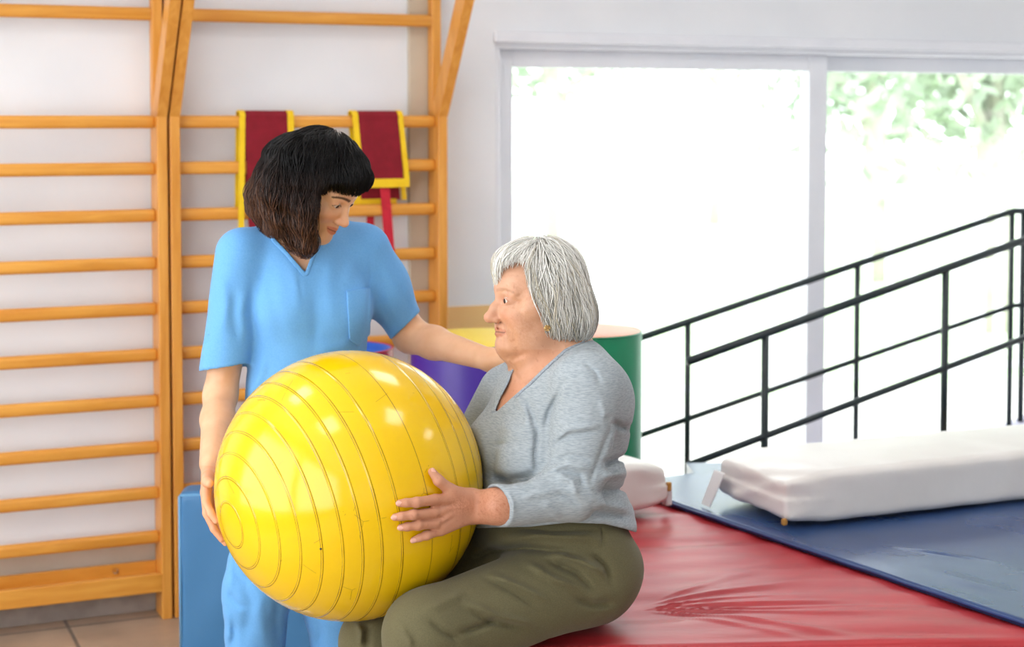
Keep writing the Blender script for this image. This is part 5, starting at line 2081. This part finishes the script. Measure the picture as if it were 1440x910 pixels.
o = sdf_obj('body', Cd, (-0.95, 3.3, 0.03), (0.15, 4.25, 1.6), 0.0026, nskin, None, ccol)
adopt(o, carer)
ciris = eye_mat('dark_brown_eye', srgb(46, 28, 18), 0.0122 * CS)
for s in (-1, 1):
    adopt(eye_mesh(None, CR, CO, CS, s, ciris, (0.0, 1, -0.28)), carer)

# ---- hair
Kh = Sdf()
Kh.ell((0, -0.014, 0.040), (0.086, 0.108, 0.093), 0)
Kh.ell((0, 0.058, 0.062), (0.058, 0.046, 0.042), 0.03)
Khw = Sdf()
Khw._b(CO, 0.17, framed(Kh, CR, CO, CS), 0)
Khw.chain([P(424, 225, 3.71), P(404, 268, 3.725), P(408, 318, 3.74), P(428, 345, 3.725)], [0.05, 0.055, 0.045, 0.024], 0.04)
Khw.chain([P(412, 235, 3.85), P(388, 280, 3.85), P(385, 305, 3.86)], [0.075, 0.06, 0.045], 0.04)
Khw.chain([P(436, 250, 3.69), P(434, 300, 3.68), P(434, 345, 3.69)], [0.03, 0.026, 0.018], 0.03)
Khw.fn(lambda p: 0.0022 * np.sin(p[:, 2] * 115 + 16 * p[:, 0] + 2.2 * np.sin(40 * p[:, 1])) * np.clip((1.55 - p[:, 2]) / 0.05, 0, 1))
faceN = [(444, 330), (444, 305), (447, 269), (466, 263), (484, 268), (503, 270), (512, 263), (560, 258), (560, 430), (451, 430), (450, 350)]
lowN = [(330, 292), (358, 306), (370, 326), (396, 333), (410, 351), (432, 363), (447, 350), (450, 450), (330, 450)]


def nhairf(p):
    px, py = proj(p)
    d = Khw(p)
    d = smax(d, -poly_sdf(px, py, faceN) / 600, 0.008)
    return smax(d, -(poly_sdf(px, py, lowN) - 7) / 600, 0.012)


g_ = np.random.default_rng(11)


def nhair_base(p):
    px, py = proj(p)
    return nhairf(p) + 0.0045 + 0.001 * np.sin(0.38 * px + 0.05 * py + 2.5 * np.sin(0.06 * py)) * np.clip((py - 205) / 40, 0, 1)


BLK, BRN, TIP = np.array(srgb(12, 10, 10)), np.array(srgb(50, 34, 28)), np.array(srgb(92, 63, 48))


def ncolr(pts, t_):
    px, py = proj(pts)
    w = np.clip((py - 235) / 90, 0, 1) * 0.75 + np.clip((405 - px) / 60, 0, 1) * 0.45 * np.clip((py - 205) / 40, 0, 1)
    w = np.clip(w * (0.5 + t_), 0, 1) * np.clip((470 - px) / 25, 0, 1)
    a = np.clip(w / 0.55, 0, 1)[..., None]
    b_ = np.clip((w - 0.5) / 0.5, 0, 1)[..., None]
    return (BLK * (1 - a) + BRN * a) * (1 - b_) + TIP * b_


vB, qB = mesh_sdf(nhair_base, CO + np.array([-0.26, -0.2, -0.26]), CO + np.array([0.2, 0.26, 0.2]), 0.004)
cB = ncolr(vB, np.full(len(vB), 0.4)) * 0.8
N = 3000
dirv = g_.normal(size=(N * 3, 3))
dirv /= np.linalg.norm(dirv, axis=1)[:, None]
dirv = dirv[(dirv[:, 2] > -0.3)][:N]
lr = np.array([0, -0.014, 0.04]) + dirv * np.array([0.08, 0.1, 0.087])
crown = np.array([-0.012, -0.035, 0.128])
ld = lr - crown
ld[:, 0] *= np.where((lr[:, 1] > 0.03) & (lr[:, 2] > 0.05), 0.35, 1.0)
roots = CO + (lr @ CR.T) * CS
dirs = ld @ CR.T


def stop_n(p):
    px, py = proj(p)
    return (poly_sdf(px, py, faceN) < -1.0 - 4.5 * JN) | (poly_sdf(px, py, lowN) < 5 - 10 * JN)


px_, py_ = proj(vB)
sel = np.nonzero((py_ < 330) & (py_ > 215) & (px_ < 452))[0]
sel = sel[g_.integers(0, len(sel), 1800)]
roots = np.concatenate([roots, vB[sel]])
dirs = np.concatenate([dirs, np.tile(np.array([0, 0, -1.0]), (1800, 1)) + 0.3 * g_.normal(size=(1800, 3))])
N = len(roots)
tone = g_.random(N)
JN = g_.random(N)
path, nor, cut_ = strands(lambda p: Khw(p), roots, dirs, 34, 0.0065, g_.random(N) ** 2 * 0.008 - 0.001, 0.002, 0.5, 0.3, 50, None, g_, stopf=stop_n)
vS, qS, cS = ribbons(path, nor, cut_, 0.0006 + 0.0010 * g_.random(N), lambda k, u, pts: ncolr(pts, tone[k]) * (0.7 + 0.7 * tone[k]))
me = np_mesh('hair', np.concatenate([vB, vS]), np.concatenate([qB, qS + len(vB)]), np.concatenate([cB, cS]))
adopt(link_mesh('hair', me, hair_mat('dark_brown_hair', None, 0.36, 0.22)), carer)
# ================================================================= view
SC.view_settings.view_transform = 'Standard'
SC.view_settings.look = 'None'
SC.view_settings.gamma = 1.0
SC.view_settings.use_curve_mapping = False
SC.view_settings.exposure = -0.12
